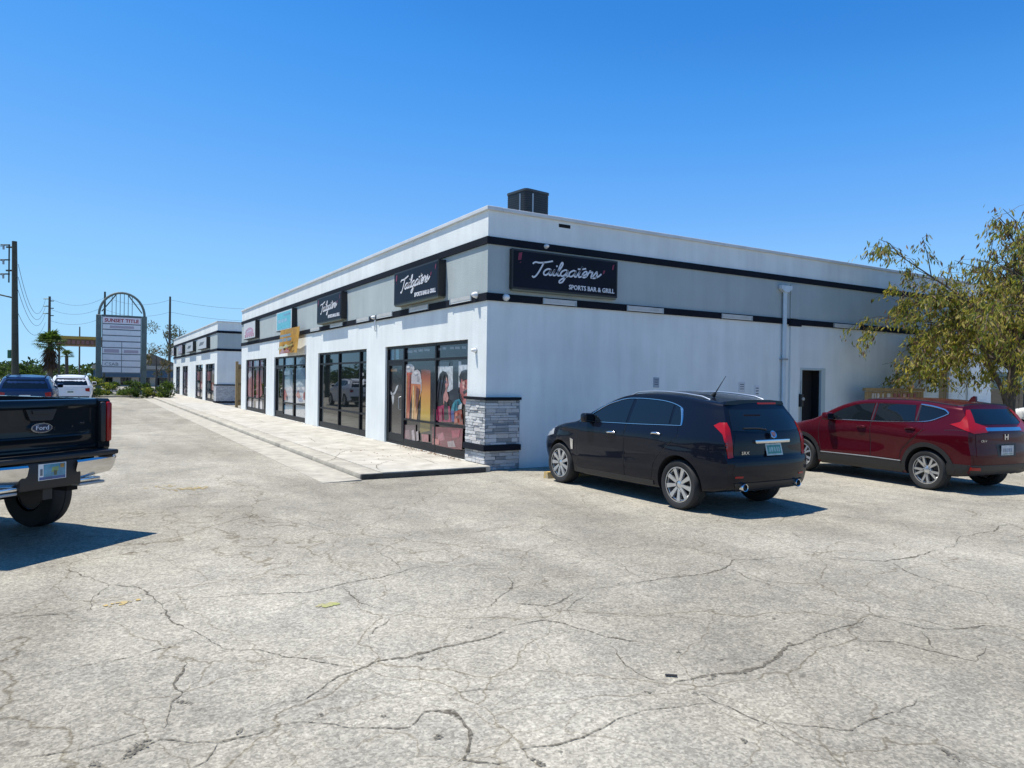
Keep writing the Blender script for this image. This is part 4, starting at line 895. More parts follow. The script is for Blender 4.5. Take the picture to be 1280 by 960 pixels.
_wheel_cache = {}
def wheel(root, style, x, y, rt, wd, rr_, flip):
    key = (style, rt, wd, rr_)
    if key not in _wheel_cache:
        t = MB(); h = wd/2
        t.lathe([(rr_-.02, h*.70), (rr_+.005, h*.86), (rr_+(rt-rr_)*.35, h*1.0), (rr_+(rt-rr_)*.75, h*.99), (rt-.012, h*.86), (rt, h*.6), (rt, h*.2), (rt-.006, h*.18), (rt-.006, h*.12), (rt, h*.1), (rt, -h*.6), (rt-.012, -h*.86), (rr_+(rt-rr_)*.5, -h), (rr_-.02, -h*.8)], (0, 0, 0), (0, 1, 0), 44)
        tm = t.mesh('tyre', MT['rubber'], 35)
        r = MB(); r.lathe([(rr_-.005, h*.90), (rr_+.006, h*.90), (rr_+.004, h*.80), (rr_-.022, h*.70), (rr_-.03, h*.2), (rr_-.04, -h*.7)], (0, 0, 0), (0, 1, 0), 44)
        r.lathe([(0, h*.74), (.045, h*.72), (.07, h*.62), (.07, h*.2)], (0, 0, 0), (0, 1, 0), 20)
        fr = frame((0, h*.55, 0), (-1, 0, 0))             # faces +Y
        def spoke(ang, w0, w1, r0, r1, d0, d1, mi=0, tilt=0.0):
            c, s_ = math.cos(ang), math.sin(ang); o_, U, V, N = fr
            P = lambda a, b, d: o_ + U*(c*a - s_*b) + V*(s_*a + c*b) + N*d
            r.add([P(r0, -w0, d0), P(r1, -w1 + tilt, d1), P(r1, w1 + tilt, d1), P(r0, w0, d0), P(r0, -w0*1.2, d0-.035), P(r1, -w1*1.2 + tilt, d1-.035), P(r1, w1*1.2 + tilt, d1-.035), P(r0, w0*1.2, d0-.035)], [(0,1,2,3),(0,4,5,1),(3,2,6,7),(1,5,6,2)], mi)
        if style == 'cad':
            for k in range(9): spoke(2*math.pi*k/9 + .2, .017, .030, .05, rr_-.01, .025, .035)
        elif style == 'crv':
            for k in range(5):
                a = 2*math.pi*k/5 + .3; spoke(a, .020, .018, .05, rr_-.01, .022, .03, 0, .055); spoke(a, .020, .018, .05, rr_-.01, .022, .03, 0, -.055); spoke(a, .010, .012, .12, rr_-.02, .012, .02, 1)
        else:
            for k in range(6): spoke(2*math.pi*k/6 + .3, .035, .045, .05, rr_-.01, .02, .03)
        rm = r.mesh('rim', [MT['silver'], MT['rimdark']], 35)
        b = MB(); b.lathe([(0, h*.30), (rr_-.05, h*.28), (rr_-.04, -h*.6), (0, -h*.6)], (0, 0, 0), (0, 1, 0), 28); bm_ = b.mesh('wheel', MT['rimdark'], 35)
        _wheel_cache[key] = (tm, rm, bm_)
    tm, rm, bm_ = _wheel_cache[key]
    wo_ = link('wheel', bm_, root, (x, y, rt), (0, random.uniform(0, 1), math.pi if flip else 0))
    link('tyre', tm, wo_); link('rim', rm, wo_)
    return wo_

def mirror_part(root, m, x, y, z, sd):
    mb = MB(); mb.rbox((x-.06, y, z-.06), (x+.09, y + sd*.20, z+.085) if sd > 0 else (x+.09, y, z+.085), .04, 3) if sd > 0 else mb.rbox((x-.06, y-.20, z-.06), (x+.09, y, z+.085), .04, 3)
    o = mb.build('door_mirror', m, root, smooth=50)
    g_ = MB(); a, b = sorted((y + sd*.04, y + sd*.185)); g_.box((x-.064, a, z-.04), (x-.0605, b, z+.065)); g_.build('mirror_glass', MT['cglass'], o)
def handle(car, door, a, b, view, m):
    mb = MB(); P = [car.hit(a - .09 + .18*k/4, b + .006*math.sin(k), view) for k in range(5)]
    mb.tube([h[0] + h[1]*(.012 + .022*(1 if 0 < k < 4 else 0)) for k, h in enumerate(P)], [.014, .018, .018, .018, .014], 8); mb.build('handle', m, door, smooth=50)

def plate(root, car, y, z, w_, h_, base, marks, tilt=0.0, off=.012, x=None):
    if x is None: p, n = car.hit(y, z, 'B'); xx = p.x - off
    else: xx = x
    mb = MB(); fr = frame((xx, y, z), (0, -1, 0), (math.sin(tilt), 0, math.cos(tilt)))
    mb.prism(fr, [(-w_/2, -h_/2), (w_/2, -h_/2), (w_/2, h_/2), (-w_/2, h_/2)], -.006, .0)
    o = mb.build('number_plate', base, root)
    mb = MB(); ms = []
    for k, (c, p) in enumerate(marks):
        M = ink(c)
        if M not in ms: ms.append(M)
        mb.prism(fr, [(a*w_, b*h_) for a, b in p], .0005, .002 + .0004*k, ms.index(M))
    mb.build('plate_print', ms, o); return o

# ------------------------------------------------------------------ black luxury SUV
navy = paint('black_navy_paint', (.0045, .006, .012), .0, .30)
srx = Car(top=[(-.86,1.445),(-.5,1.475),(-.2,1.50),(.2,1.53),(.7,1.545),(1.15,1.525),(1.4,1.485),(1.7,1.375),(2.0,1.23),(2.25,1.10),(2.35,1.065),(2.6,1.03),(2.9,1.0),(3.2,.955),(3.45,.88),(3.6,.78)],
    bot=[(-.86,.34),(-.6,.28),(0,.23),(2.76,.21),(3.4,.24),(3.6,.30)], plan=[(-.86,.885),(-.6,.95),(-.2,.99),(.3,1.0),(2.0,1.0),(2.76,.985),(3.2,.92),(3.45,.83),(3.6,.72)],
    sect=[(.2,.93),(.35,.972),(.55,.995),(.78,1.003),(.92,.998),(1.02,.975),(1.08,.945),(1.2,.885),(1.35,.80),(1.48,.715),(1.6,.64)],
    xr=[(.22,-.60),(.3,-.76),(.42,-.83),(.6,-.86),(.735,-.86),(.765,-.825),(.95,-.81),(1.08,-.775),(1.25,-.68),(1.42,-.56),(1.6,-.48)], xf=[(.2,3.40),(.4,3.55),(.6,3.60),(.8,3.52),(.95,3.35),(1.1,3.2)], hw=.875, rt=.07, bow=.12, side_fn=lambda x, z: .013*max(0, 1-abs(z-.945)/.045) + .008*max(0, 1-abs(z-.50)/.05)*(1 if .4 < x < 2.3 else .3) + .016*math.exp(-((x/.5)**2)-((z-.72)/.16)**2) + .014*math.exp(-(((x-2.76)/.45)**2)-((z-.72)/.16)**2))
t = thing('black_suv', 'black navy SUV with chrome window trim parked against the shaded side wall', 'car', (1.25, -4.67, 0), R(90.5))
srx.body(t, navy, [(0, .335), (2.76, .335)], .395)
for v_ in ('L', 'R'):
    sd = 1 if v_ == 'L' else -1
    fd = srx.patch('door', [(2.16, .33), (2.22, .6), (2.20, 1.05), (1.105, 1.075), (1.105, .30)], v_, navy, t, .0035, .012)
    rd = srx.patch('door', [(1.085, .30), (1.085, 1.075), (.06, 1.115), (.02, .98), (.26, .80), (.46, .58), (.54, .31)], v_, navy, t, .0035, .012)
    srx.patch('window', [(2.06, 1.085), (1.9, 1.20), (1.72, 1.305), (1.5, 1.40), (1.3, 1.435), (1.13, 1.445), (1.12, 1.10)], v_, MT['cglass'], fd, .004, .01)
    srx.patch('window', [(1.06, 1.10), (1.06, 1.448), (.7, 1.445), (.45, 1.425), (.27, 1.395), (.24, 1.13)], v_, MT['cglass'], rd, .004, .01)
    srx.patch('quarter_window', [(.20, 1.132), (.225, 1.385), (.10, 1.335), (.04, 1.25), (.02, 1.14)], v_, MT['cglass'], t, .004, .01)
    srx.strip('window_trim', [(2.22, 1.062), (1.6, 1.078), (.9, 1.095), (.3, 1.115), (.005, 1.125)], v_, MT['chrome'], t, .007, .004)
    srx.strip('window_trim', [(.0, 1.125), (.01, 1.2), (.05, 1.29), (.10, 1.355), (.3, 1.415), (.6, 1.45), (1.1, 1.462), (1.4, 1.43), (1.72, 1.325), (2.08, 1.12)], v_, MT['chrome'], t, .008, .004, 7)
    srx.strip('window_trim', [(.0, 1.125), (.02, 1.2), (.07, 1.30), (.11, 1.355)], v_, MT['chrome'], t, .013, .003)
    handle(srx, fd, 1.38, .945, v_, MT['chrome']); handle(srx, rd, .42, .985, v_, MT['chrome'])
    mirror_part(t, navy, 1.93, sd*.80, 1.12, sd)
    srx.patch('tail_lamp', [(.16, 1.155), (.09, 1.195), (.01, 1.20), (-.03, 1.12), (-.06, .95), (-.07, .765), (-.01, .755), (.02, .90), (.055, 1.05)], 'B' + v_, MT['redlens'], t, .008, .03, .035)
    srx.patch('headlamp', [(2.98, .80), (3.0, .93), (3.2, .92), (3.38, .84), (3.42, .72), (3.2, .76)], v_, mat('headlamp_lens', (.45, .47, .48), .08, coat=1), t, .006)
    srx.patch('fender_vent', [(2.40, .60), (2.42, .78), (2.34, .76), (2.35, .60)], v_, MT['chrome'], t, .012, .02, .04)
    srx.strip('door_seam', [(2.235, .34), (2.26, .6), (2.235, 1.04)], v_, MT['blackp'], t, .004, -.001); srx.strip('door_seam', [(1.095, .29), (1.095, .7), (1.095, 1.08)], v_, MT['blackp'], t, .004, .001)
    srx.strip('door_seam', [(.0, 1.0), (.24, .80), (.44, .58), (.52, .31)], v_, MT['blackp'], t, .004, -.001)
    srx.patch('sill', [(.48, .27), (.48, .33), (2.28, .32), (2.28, .25)], v_, MT['blackp'], t, .010, .02)
    for wx in (0, 2.76): wheel(t, 'cad', wx, sd*.745, .335, .235, .232, sd < 0)
    mb = MB(); P = [srx.hit(x_, sd*.53, 'T')[0] for x_ in np.linspace(1.32, -.25, 12)]
    mb.tube([p + Vector((0, 0, .026 if 0 < i < 11 else .0)) for i, p in enumerate(P)], .011, 8); mb.build('roof_rail', MT['silver'], t, smooth=50)
srx.patch('windscreen', [(-.60, 1.13), (.60, 1.13), (.55, 1.42), (.30, 1.475), (-.30, 1.475), (-.55, 1.42)], 'F', MT['cglass'], t, .004)
srx.patch('rear_window', [(-.54, 1.36), (.54, 1.36), (.60, 1.24), (.635, 1.10), (.3, 1.085), (-.3, 1.085), (-.635, 1.10), (-.60, 1.24)], 'B', MT['cglass'], t, .004)
tg = srx.patch('tailgate', [(-.60, 1.065), (0, 1.055), (.60, 1.065), (.655, .90), (.66, .79), (-.66, .79), (-.655, .90)], 'B', navy, t, .006, .02)
srx.strip('wiper', [(.05, 1.10), (.2, 1.12), (.45, 1.125)], 'B', MT['blackp'], t, .010, .012)
srx.patch('bumper', [(-.66, .745), (.66, .745), (.70, .56), (.66, .46), (-.66, .46), (-.70, .56)], 'B', navy, t, .003, .006)
srx.patch('lower_valance', [(-.66, .44), (.66, .44), (.60, .335), (-.60, .335)], 'B', MT['blackp'], t, .012, .03)
for sd in (1, -1):
    srx.patch('rear_reflector', [(sd*.54, .505), (sd*.66, .505), (sd*.66, .53), (sd*.54, .53)], 'B', MT['redlens'], t, .008, .01, .03)
    mb = MB(); p = srx.hit(sd*.52, .40, 'B')[0]; mb.lathe([(.045, -.06), (.052, .03), (.048, .035), (.040, .03), (.036, -.05), (0, -.05)], (p.x - .02, sd*.52, .385), (-1, 0, 0), 18); mb.build('exhaust_tip', MT['chrome'], t, smooth=50)
p = srx.hit(0, .96, 'B')[0]
mb = MB(); mb.rbox((p.x - .045, -.33, .935), (p.x + .01, .33, .985), .015, 2); mb.build('chrome_bar', MT['chrome'], t, smooth=40)
mb = MB(); fr_ = frame((p.x - .03, 0, 1.045), (0, -1, 0), (.5, 0, 1)); mb.ell(fr_, (0, 0), .055, .052, .012, 20, 0, 0); mb.prism(fr_, [(-.03, .03), (.03, .03), (.028, -.01), (0, -.036), (-.028, -.01)], .0125, .02, 1); mb.build('emblem', [MT['chrome'], ink((.20, .10, .09))], t, smooth=30)
plate(t, srx, -.03, .852, .31, .155, ink((.46, .52, .48)), [((.03, .21, .14), [(-.42, -.36), (.42, -.36), (.42, .36), (-.42, .36)])] + [((.30, .42, .36), q) for q in bars(-.2, .2, [(-.32, -.22), (-.18, -.08), (-.02, .08), (.14, .22), (.26, .34)])], .25, .02)
mb = MB(); pb = srx.hit(.50, .815, 'B')[0]; text_mb(mb, frame((pb.x - .012, .56, .80), (0, -1, 0)), 'SRX', .055, 0, 0, 0, .006, squeeze=1.5); mb.build('badge', MT['chrome'], t)
mb = MB(); mb.prism(frame((-.62, 0, 0), (0, -1, 0), (.12, 0, 1)), [(-.57, 1.42), (.57, 1.42), (.55, 1.465), (.3, 1.485), (-.3, 1.485), (-.55, 1.465)], -.22, .10); mb.build('spoiler', navy, t, smooth=30)
mb = MB(); mb.rbox((-.74, -.17, 1.435), (-.715, .17, 1.455), .004, 1); mb.build('high_brake_lamp', MT['redlens'], t)
mb = MB(); mb.tube([(-.12, .34, 1.53), (-.16, .34, 1.57)], [.03, .02], 8); mb.tube([(-.16, .34, 1.57), (-.34, .34, 1.80)], [.008, .003], 6); mb.build('antenna', MT['blackp'], t, smooth=50)

# ------------------------------------------------------------------ dark red crossover
redp = paint('dark_red_paint', (.060, .0022, .0068), .12, .30)
crv = Car(top=[(-.84,1.38),(-.4,1.41),(0,1.445),(.5,1.465),(1.15,1.46),(1.45,1.43),(1.75,1.35),(2.0,1.24),(2.25,1.10),(2.4,1.05),(2.7,1.0),(3.0,.96),(3.25,.90),(3.42,.82),(3.5,.74)],
    bot=[(-.84,.33),(-.6,.27),(0,.22),(2.61,.21),(3.3,.24),(3.5,.30)], plan=[(-.84,.89),(-.6,.955),(-.2,.995),(.2,1.0),(1.2,.985),(2.0,.99),(2.61,.985),(3.05,.92),(3.3,.84),(3.5,.72)],
    sect=[(.2,.93),(.4,.965),(.55,.975),(.75,.992),(.90,1.005),(1.0,.985),(1.08,.945),(1.2,.885),(1.35,.805),(1.48,.72),(1.6,.64)],
    xr=[(.22,-.54),(.3,-.68),(.42,-.76),(.6,-.77),(.8,-.75),(.98,-.74),(1.08,-.69),(1.25,-.58),(1.40,-.47),(1.6,-.40)], xf=[(.2,3.30),(.4,3.45),(.6,3.50),(.8,3.44),(.95,3.25),(1.1,3.1)], hw=.855, rt=.085, bow=.12,
    side_fn=lambda x, z: .022*math.exp(-((x/.55)**2)-((z-.82)/.22)**2) + .018*math.exp(-(((x-2.61)/.5)**2)-((z-.80)/.2)**2) - .014*math.exp(-(((x-1.3)/.7)**2)-((z-.72)/.13)**2))
t = thing('red_crossover', 'dark red crossover with black wheel arch cladding parked under the tree', 'car', (6.29, -5.255, 0), R(83.6))
crv.body(t, redp, [(0, .325), (2.61, .325)], .385)
for v_ in ('L', 'R'):
    sd = 1 if v_ == 'L' else -1
    fd = crv.patch('door', [(2.13, .44), (2.18, .7), (2.14, 1.04), (1.075, 1.058), (1.075, .45)], v_, redp, t, .0035, .012)
    rd = crv.patch('door', [(1.055, .45), (1.055, 1.058), (.10, 1.115), (.06, .98), (.28, .80), (.46, .62), (.50, .46)], v_, redp, t, .0035, .012)
    crv.patch('window', [(2.05, 1.07), (1.92, 1.16), (1.75, 1.255), (1.5, 1.345), (1.3, 1.375), (1.10, 1.385), (1.09, 1.08)], v_, MT['cglass'], fd, .004, .01)
    crv.patch('window', [(1.02, 1.08), (1.02, 1.388), (.7, 1.39), (.30, 1.382), (.24, 1.12)], v_, MT['cglass'], rd, .004, .01)
    crv.patch('quarter_window', [(.17, 1.125), (.22, 1.380), (.0, 1.355), (-.18, 1.315), (-.26, 1.27), (-.22, 1.235), (-.03, 1.145)], v_, MT['cglass'], t, .004, .01)
    crv.strip('window_trim', [(2.1, 1.052), (1.5, 1.062), (.9, 1.072), (.3, 1.102), (.0, 1.128), (-.2, 1.21), (-.29, 1.265)], v_, MT['chrome'], t, .009, .006)
    crv.strip('window_trim', [(-.29, 1.265), (-.20, 1.325), (.0, 1.372), (.2, 1.395)], v_, MT['chrome'], t, .016, .006)
    for px_ in (1.06, .215):
        crv.strip('pillar', [(px_, 1.085 if px_ > 1 else 1.12), (px_ - .003, 1.25), (px_, 1.39)], v_, mat('pillar_gloss', (.05, .04, .045), .15), t, .016, .001)
    handle(crv, fd, 1.24, .955, v_, redp); handle(crv, rd, .28, .985, v_, redp)
    mirror_part(t, redp, 1.90, sd*.82, 1.10, sd)
    crv.patch('tail_lamp', [(.30, 1.095), (.17, 1.14), (.10, 1.24), (.07, 1.33), (.01, 1.33), (-.01, 1.24), (-.03, 1.13), (-.22, 1.065), (-.22, .985), (.0, .965), (.12, 1.01)], 'B' + v_, MT['redlens'], t, .010, .03, .035)
    crv.patch('headlamp', [(2.95, .80), (2.92, .90), (3.15, .88), (3.32, .80), (3.36, .72), (3.15, .75)], v_, mat('headlamp_lens_b', (.45, .47, .48), .08, coat=1), t, .006)
    for wx, nm in ((0, 'a'), (2.61, 'b')):
        crv.patch('arch_cladding', arc(wx, .325, .455, -8, 188, 22) + arc(wx, .325, .385, 188, -8, 22), v_, MT['blackp'], t, .012, .03, .05)
        wheel(t, 'crv', wx, sd*.735, .325, .225, .225, sd < 0)
    crv.patch('sill_cladding', [(.44, .24), (.46, .42), (1.2, .425), (2.15, .41), (2.17, .22)], v_, MT['blackp'], t, .014, .03)
    crv.patch('bumper_cladding', [(-.44, .285), (-.42, .47), (-.56, .475), (-.56, .285)], v_, MT['blackp'], t, .010, .03)
    crv.strip('sill_trim', [(2.15, .425), (1.2, .435), (.46, .43)], v_, MT['steel'], t, .008, .012)
    for q in ([(2.155, .44), (2.195, .7), (2.165, 1.04)], [(1.065, .44), (1.065, .75), (1.065, 1.06)], [(.04, 1.0), (.26, .79), (.44, .62), (.49, .46)], [(-.30, 1.0), (-.55, 1.01), (-.8, .955)]):
        crv.strip('door_seam', q, v_, MT['blackp'], t, .004, .0)
    mb = MB(); P = [crv.hit(x_, sd*.60, 'T')[0] for x_ in np.linspace(1.3, -.35, 12)]; mb.tube([p + Vector((0, 0, .006)) for p in P], .012, 6); mb.build('roof_moulding', MT['blackp'], t, smooth=50)
    crv.patch('rear_reflector', [(-.10, .39), (.06, .395), (.05, .44), (-.09, .435)], 'B' + v_, MT['redlens'], t, .016, .02, .03)
crv.patch('windscreen', [(-.62, 1.12), (.62, 1.12), (.57, 1.36), (.30, 1.42), (-.30, 1.42), (-.57, 1.36)], 'F', MT['cglass'], t, .004)
crv.patch('rear_window', [(-.52, 1.345), (.52, 1.345), (.60, 1.22), (.62, 1.11), (-.62, 1.11), (-.60, 1.22)], 'B', MT['cglass'], t, .004)
tg = crv.patch('tailgate', [(-.42, 1.085), (.42, 1.085), (.43, .97), (.66, .945), (.66, .60), (-.66, .60), (-.66, .945), (-.43, .97)], 'B', redp, t, .006, .02)
crv.patch('tailgate_garnish', [(-.44, 1.055), (.44, 1.055), (.44, 1.005), (-.44, 1.005)], 'B', MT['chrome'], t, .016, .02)
crv.patch('plate_recess', [(-.26, .80), (.26, .80), (.22, .60), (-.22, .60)], 'B', MT['blackp'], t, .008, .02)
crv.patch('lower_valance', [(-.70, .47), (.70, .47), (.66, .32), (-.66, .32)], 'B', MT['blackp'], t, .008, .02)
for v_ in ('BL', 'BR'): crv.patch('bumper_cladding', [(-.18, .47), (.34, .475), (.34, .29), (-.18, .31)], v_, MT['blackp'], t, .009, .02)
crv.patch('bumper', [(-.72, .585), (.72, .585), (.70, .485), (-.70, .485)], 'B', redp, t, .004, .008)
plate(t, crv, .0, .70, .31, .155, ink((.52, .55, .58)), [((.16, .24, .34), q) for q in bars(-.2, .2, [(-.36, -.26), (-.2, -.1), (-.04, .06), (.12, .22), (.28, .36)])] + [((.10, .30, .24), [(-.4, -.42), (.4, -.42), (.4, -.32), (-.4, -.32)])], .0, .02)
p = crv.hit(0, .92, 'B')[0]; mb = MB(); fr_ = frame((p.x - .008, 0, .91), (0, -1, 0))
for q in ([(-.045, -.045), (-.02, -.045), (-.028, .045), (-.05, .045)], [(.045, -.045), (.02, -.045), (.028, .045), (.05, .045)], [(-.024, -.008), (.024, -.008), (.026, .010), (-.026, .010)]): mb.prism(fr_, q, .001, .012)
mb.build('emblem', MT['chrome'], t)
p = crv.hit(.48, .86, 'B')[0]; mb = MB(); text_mb(mb, frame((p.x - .01, .60, .835), (0, -1, 0)), 'CR-V', .05, 0, 0, 0, .006, squeeze=1.3); mb.build('badge', MT['chrome'], t)
mb = MB(); mb.prism(frame((-.53, 0, 0), (0, -1, 0), (.12, 0, 1)), [(-.56, 1.375), (.56, 1.375), (.54, 1.42), (.2, 1.44), (-.2, 1.44), (-.54, 1.42)], -.24, .06); mb.build('spoiler', MT['blackp'], t, smooth=30)
mb = MB(); mb.prism(frame((-.22, .0, 1.475), (-1, 0, 0)), [(-.07, -.02), (.06, -.02), (.05, .07), (.02, .075), (-.02, .05)], -.022, .022); mb.build('shark_fin_antenna', redp, t)

# ------------------------------------------------------------------ simple far SUVs (same kind of loft)
def far_suv(label, loc, rz, pm, sc=1.08, lamps=True):
    t = thing('parked_suv', label, 'car', loc, rz); t.scale = (sc, sc, sc*1.03)
    crv.body(t, pm, [(0, .325), (2.61, .325)], .385)
    for v_ in ('L', 'R'):
        sd = 1 if v_ == 'L' else -1
        crv.patch('window', [(2.05, 1.07), (1.75, 1.255), (1.5, 1.345), (1.10, 1.385), (1.09, 1.08)], v_, MT['cglass'], t, .004, .01, .15)
        crv.patch('window', [(1.02, 1.08), (1.02, 1.388), (.30, 1.382), (.24, 1.12)], v_, MT['cglass'], t, .004, .01, .15)
        crv.patch('quarter_window', [(.17, 1.125), (.22, 1.380), (-.18, 1.315), (-.26, 1.27), (-.03, 1.145)], v_, MT['cglass'], t, .004, .01, .15)
        mb = MB(); crv.patch('', [(sd*.56, .90), (sd*.70, .93), (sd*.74, .92), (sd*.74, .76), (sd*.58, .78)], 'B', None, None, .008, .02, mb=mb); mb.build('tail_lamp', MT['redlens'], t, smooth=40)
        mb = MB(); P = [crv.hit(x_, sd*.55, 'T')[0] for x_ in np.linspace(1.3, -.35, 8)]; mb.tube([p + Vector((0, 0, .035)) for p in P], .02, 6); mb.build('roof_rail', MT['blackp'], t, smooth=50)
        for wx in (0, 2.61): wheel(t, 'crv', wx, sd*.755, .325, .225, .225, sd < 0)
        mirror_part(t, pm, 1.90, sd*.82, 1.10, sd)
    crv.patch('windscreen', [(-.62, 1.12), (.62, 1.12), (.57, 1.36), (.30, 1.42), (-.30, 1.42), (-.57, 1.36)], 'F', MT['cglass'], t, .004, .02, .15)
    crv.patch('rear_window', [(-.54, 1.345), (.54, 1.345), (.62, 1.20), (.66, 1.04), (-.66, 1.04), (-.62, 1.20)], 'B', MT['cglass'], t, .004, .02, .15)
    crv.patch('bumper', [(-.72, .56), (.72, .56), (.70, .34), (-.70, .34)], 'B', MT['blackp'], t, .012, .03, .15)
    plate(t, crv, 0, .75, .31, .155, MT['whitep'], [((.1, .2, .15), bars(-.2, .2, [(-.36, .36)])[0])])
    mb = MB(); mb.prism(frame((-.56, 0, 0), (0, -1, 0), (.12, 0, 1)), [(-.56, 1.375), (.56, 1.375), (.54, 1.42), (-.54, 1.42)], -.24, .06); mb.build('spoiler', pm, t)
    return t
far_suv('blue SUV with roof rails parked just beyond the pickup', (-8.45, 20.2, 0), R(90), paint('blue_paint', (.010, .032, .10), .2), 1.07)
far_suv('white SUV parked beyond the blue one, its rear window dark', (-7.25, 29.5, 0), R(90), paint('white_paint', (.72, .73, .74), 0))
far_suv('white car parked behind the tree trunk at the right edge', (17.95, -4.3, 0), R(90), paint('white_paint_b', (.70, .71, .72), 0))

# ------------------------------------------------------------------ pickup
tp = paint('dark_grey_blue_paint', (.010, .014, .018), .2, .30)
t = thing('pickup_truck', 'dark grey pickup truck seen from behind with chrome bumper ends', 'truck', (-6.815, -3.455, 0), R(130.6)); t.scale = (1, .93, 1)
HWT = .715
prof = [(1.435,.05),(1.446,.03),(1.448,.0),(1.440,-.022),(1.425,-.032),(1.375,-.036),(1.362,-.026),(1.352,-.018),(1.25,-.014),(1.13,-.012),(1.085,-.016),(1.075,-.030),(1.060,-.034),(1.045,-.026),(1.02,-.012),(.97,-.006),(.935,-.010),(.915,-.028),(.895,-.030),(.872,-.022),(.862,-.004),(.86,.04)]
prof = [(z if z > 1.13 else 1.13 - (1.13 - z)*.79, x) for z, x in prof]
mb = MB(); NCc = 24; vs = []
for (z, x) in prof:
    for c in range(NCc+1):
        yy = HWT*(1 - 2*c/NCc); zz = z
        k = max(0, 1 - max(0, (abs(yy) - .42)/.25)) if .975 < z < 1.108 else 1
        xx = x if k >= 1 else (-.014 + (x + .014)*k)
        vs.append((xx + .05*(yy/HWT)**2, yy, zz))
fs = [(r*(NCc+1)+c, r*(NCc+1)+c+1, (r+1)*(NCc+1)+c+1, (r+1)*(NCc+1)+c) for r in range(len(prof)-1) for c in range(NCc)]
mb.add(vs, [f[::-1] for f in fs]); tgate = mb.build('tailgate', tp, t, smooth=30)
fr_ = frame((-.036, 0, 0), (0, -1, 0))
mb = MB(); mb.prism(fr_, [(-.17, 1.355), (.17, 1.355), (.125, 1.255), (.10, 1.245), (-.10, 1.245), (-.125, 1.255)], -.03, .006); hd = mb.build('handle', MT['blackp'], tgate)
mb = MB(); mb.prism(fr_, [(-.11, 1.345), (.11, 1.345), (.10, 1.31), (-.10, 1.31)], .0065, .018); mb.build('pull', MT['blackp'], hd)
mb = MB(); ec = (0, 1.175)
mb.ell(fr_, ec, .118, .049, .012, 32, 0, -.025); mb.ell(fr_, ec, .102, .038, .016, 32, 1, .0121); mb.build('emblem', [MT['chrome'], ink((.01, .025, .07))], tgate, smooth=30)
mb = MB(); text_mb(mb, fr_, 'Ford', .062, 0, 1.157, .0165, .020, align='CENTER', squeeze=1.25); mb.build('emblem_lettering', ltr, tgate)
mb = MB(); text_mb(mb, fr_, '4x4', .03, .48, 1.19, -.06, -.036, squeeze=1.2); mb.build('badge', MT['chrome'], tgate)
for sd in (1, -1):
    fs_ = frame((0, sd*.79, 0), (1, 0, 0))
    side = [(.0, .93), (.0, 1.42), (.03, 1.445), (2.2, 1.445), (2.2, .62), (1.55, .60)] + arc(1.02, .42, .50, 20, 160, 14) + [(.48, .66), (.06, .84)]
    mb = MB(); mb.prism(fs_, side, -.075, .075); mb.build('bed_side', tp, t)
    mb = MB(); yc = sorted((sd*.80, sd*.876)); mb.rbox((-.03, yc[0], .985), (.14, yc[1], 1.41), .025, 2); mb.build('tail_lamp', MT['redlens'], t, smooth=40)
    yd = sorted((sd*.725, sd*.797)); mb = MB(); mb.rbox((-.028, yd[0], .985), (.10, yd[1], 1.41), .02, 2); mb.build('dark_lamp_face', MT['blackp'], t, smooth=40)  # inner part of the lamp face, its shade put in as black
    # chrome bumper end, wrapping round the corner
    mb = MB(); NB = 16; vs = []
    for i in range(NB+1):
        q = i/NB
        if q < .7: yy = .27 + (.80-.27)*(q/.7); xx = -.205 + .05*(q/.7)**2
        else: a = (q-.7)/.3; yy = .80 + .075*math.sin(a*math.pi/2); xx = -.155 + .30*a**1.6
        zl = .645 + .05*q; zh = .845 + .015*q
        lo_y = yy + (.06*(1 - min(1, q/.35)))
        vs += [(xx + .075, sd*lo_y, zl), (xx + .045, sd*(lo_y), zl + .03), (xx + .012, sd*yy, (zl+zh)/2), (xx - .010, sd*yy, zh - .02), (xx + .005, sd*yy, zh)]
    fs = [(i*5+j, i*5+j+1, (i+1)*5+j+1, (i+1)*5+j) for i in range(NB) for j in range(4)]
    mb.add(vs, fs if sd < 0 else [f[::-1] for f in fs]); mb.build('bumper_end', MT['chrome'], t, smooth=50)
    mb = MB(); yc = sorted((sd*.30, sd*.60)); mb.rbox((-.165, yc[0], .615), (-.06, yc[1], .650), .012, 2); mb.build('bumper_step', MT['chrome'], t, smooth=40)
    mb = MB(); yc = sorted((sd*.34, sd*.66)); mb.rbox((-.16, yc[0], .575), (-.02, yc[1], .605), .012, 2); mb.build('tow_loop', MT['steel'], t, smooth=40)
    wheel(t, 'pick', 1.02, sd*.84, .395, .28, .24, sd < 0); wheel(t, 'pick', 4.75, sd*.70, .40, .29, .24, sd < 0)
mb = MB(); mb.rbox((-.20, -.80, .865), (.02, .80, .915), .015, 2); mb.build('bumper_pad', MT['blackp'], t, smooth=40)
mb = MB(); mb.rbox((-.185, -.34, .60), (-.02, .34, .864), .02, 2); mb.build('bumper_centre', MT['blackp'], t, smooth=40)
mb = MB(); mb.box((-.12, -.04, .50), (.4, .04, .58)); mb.box((-.13, -.052, .49), (-.12, .052, .592)); mb.build('hitch_receiver', MT['blackp'], t)
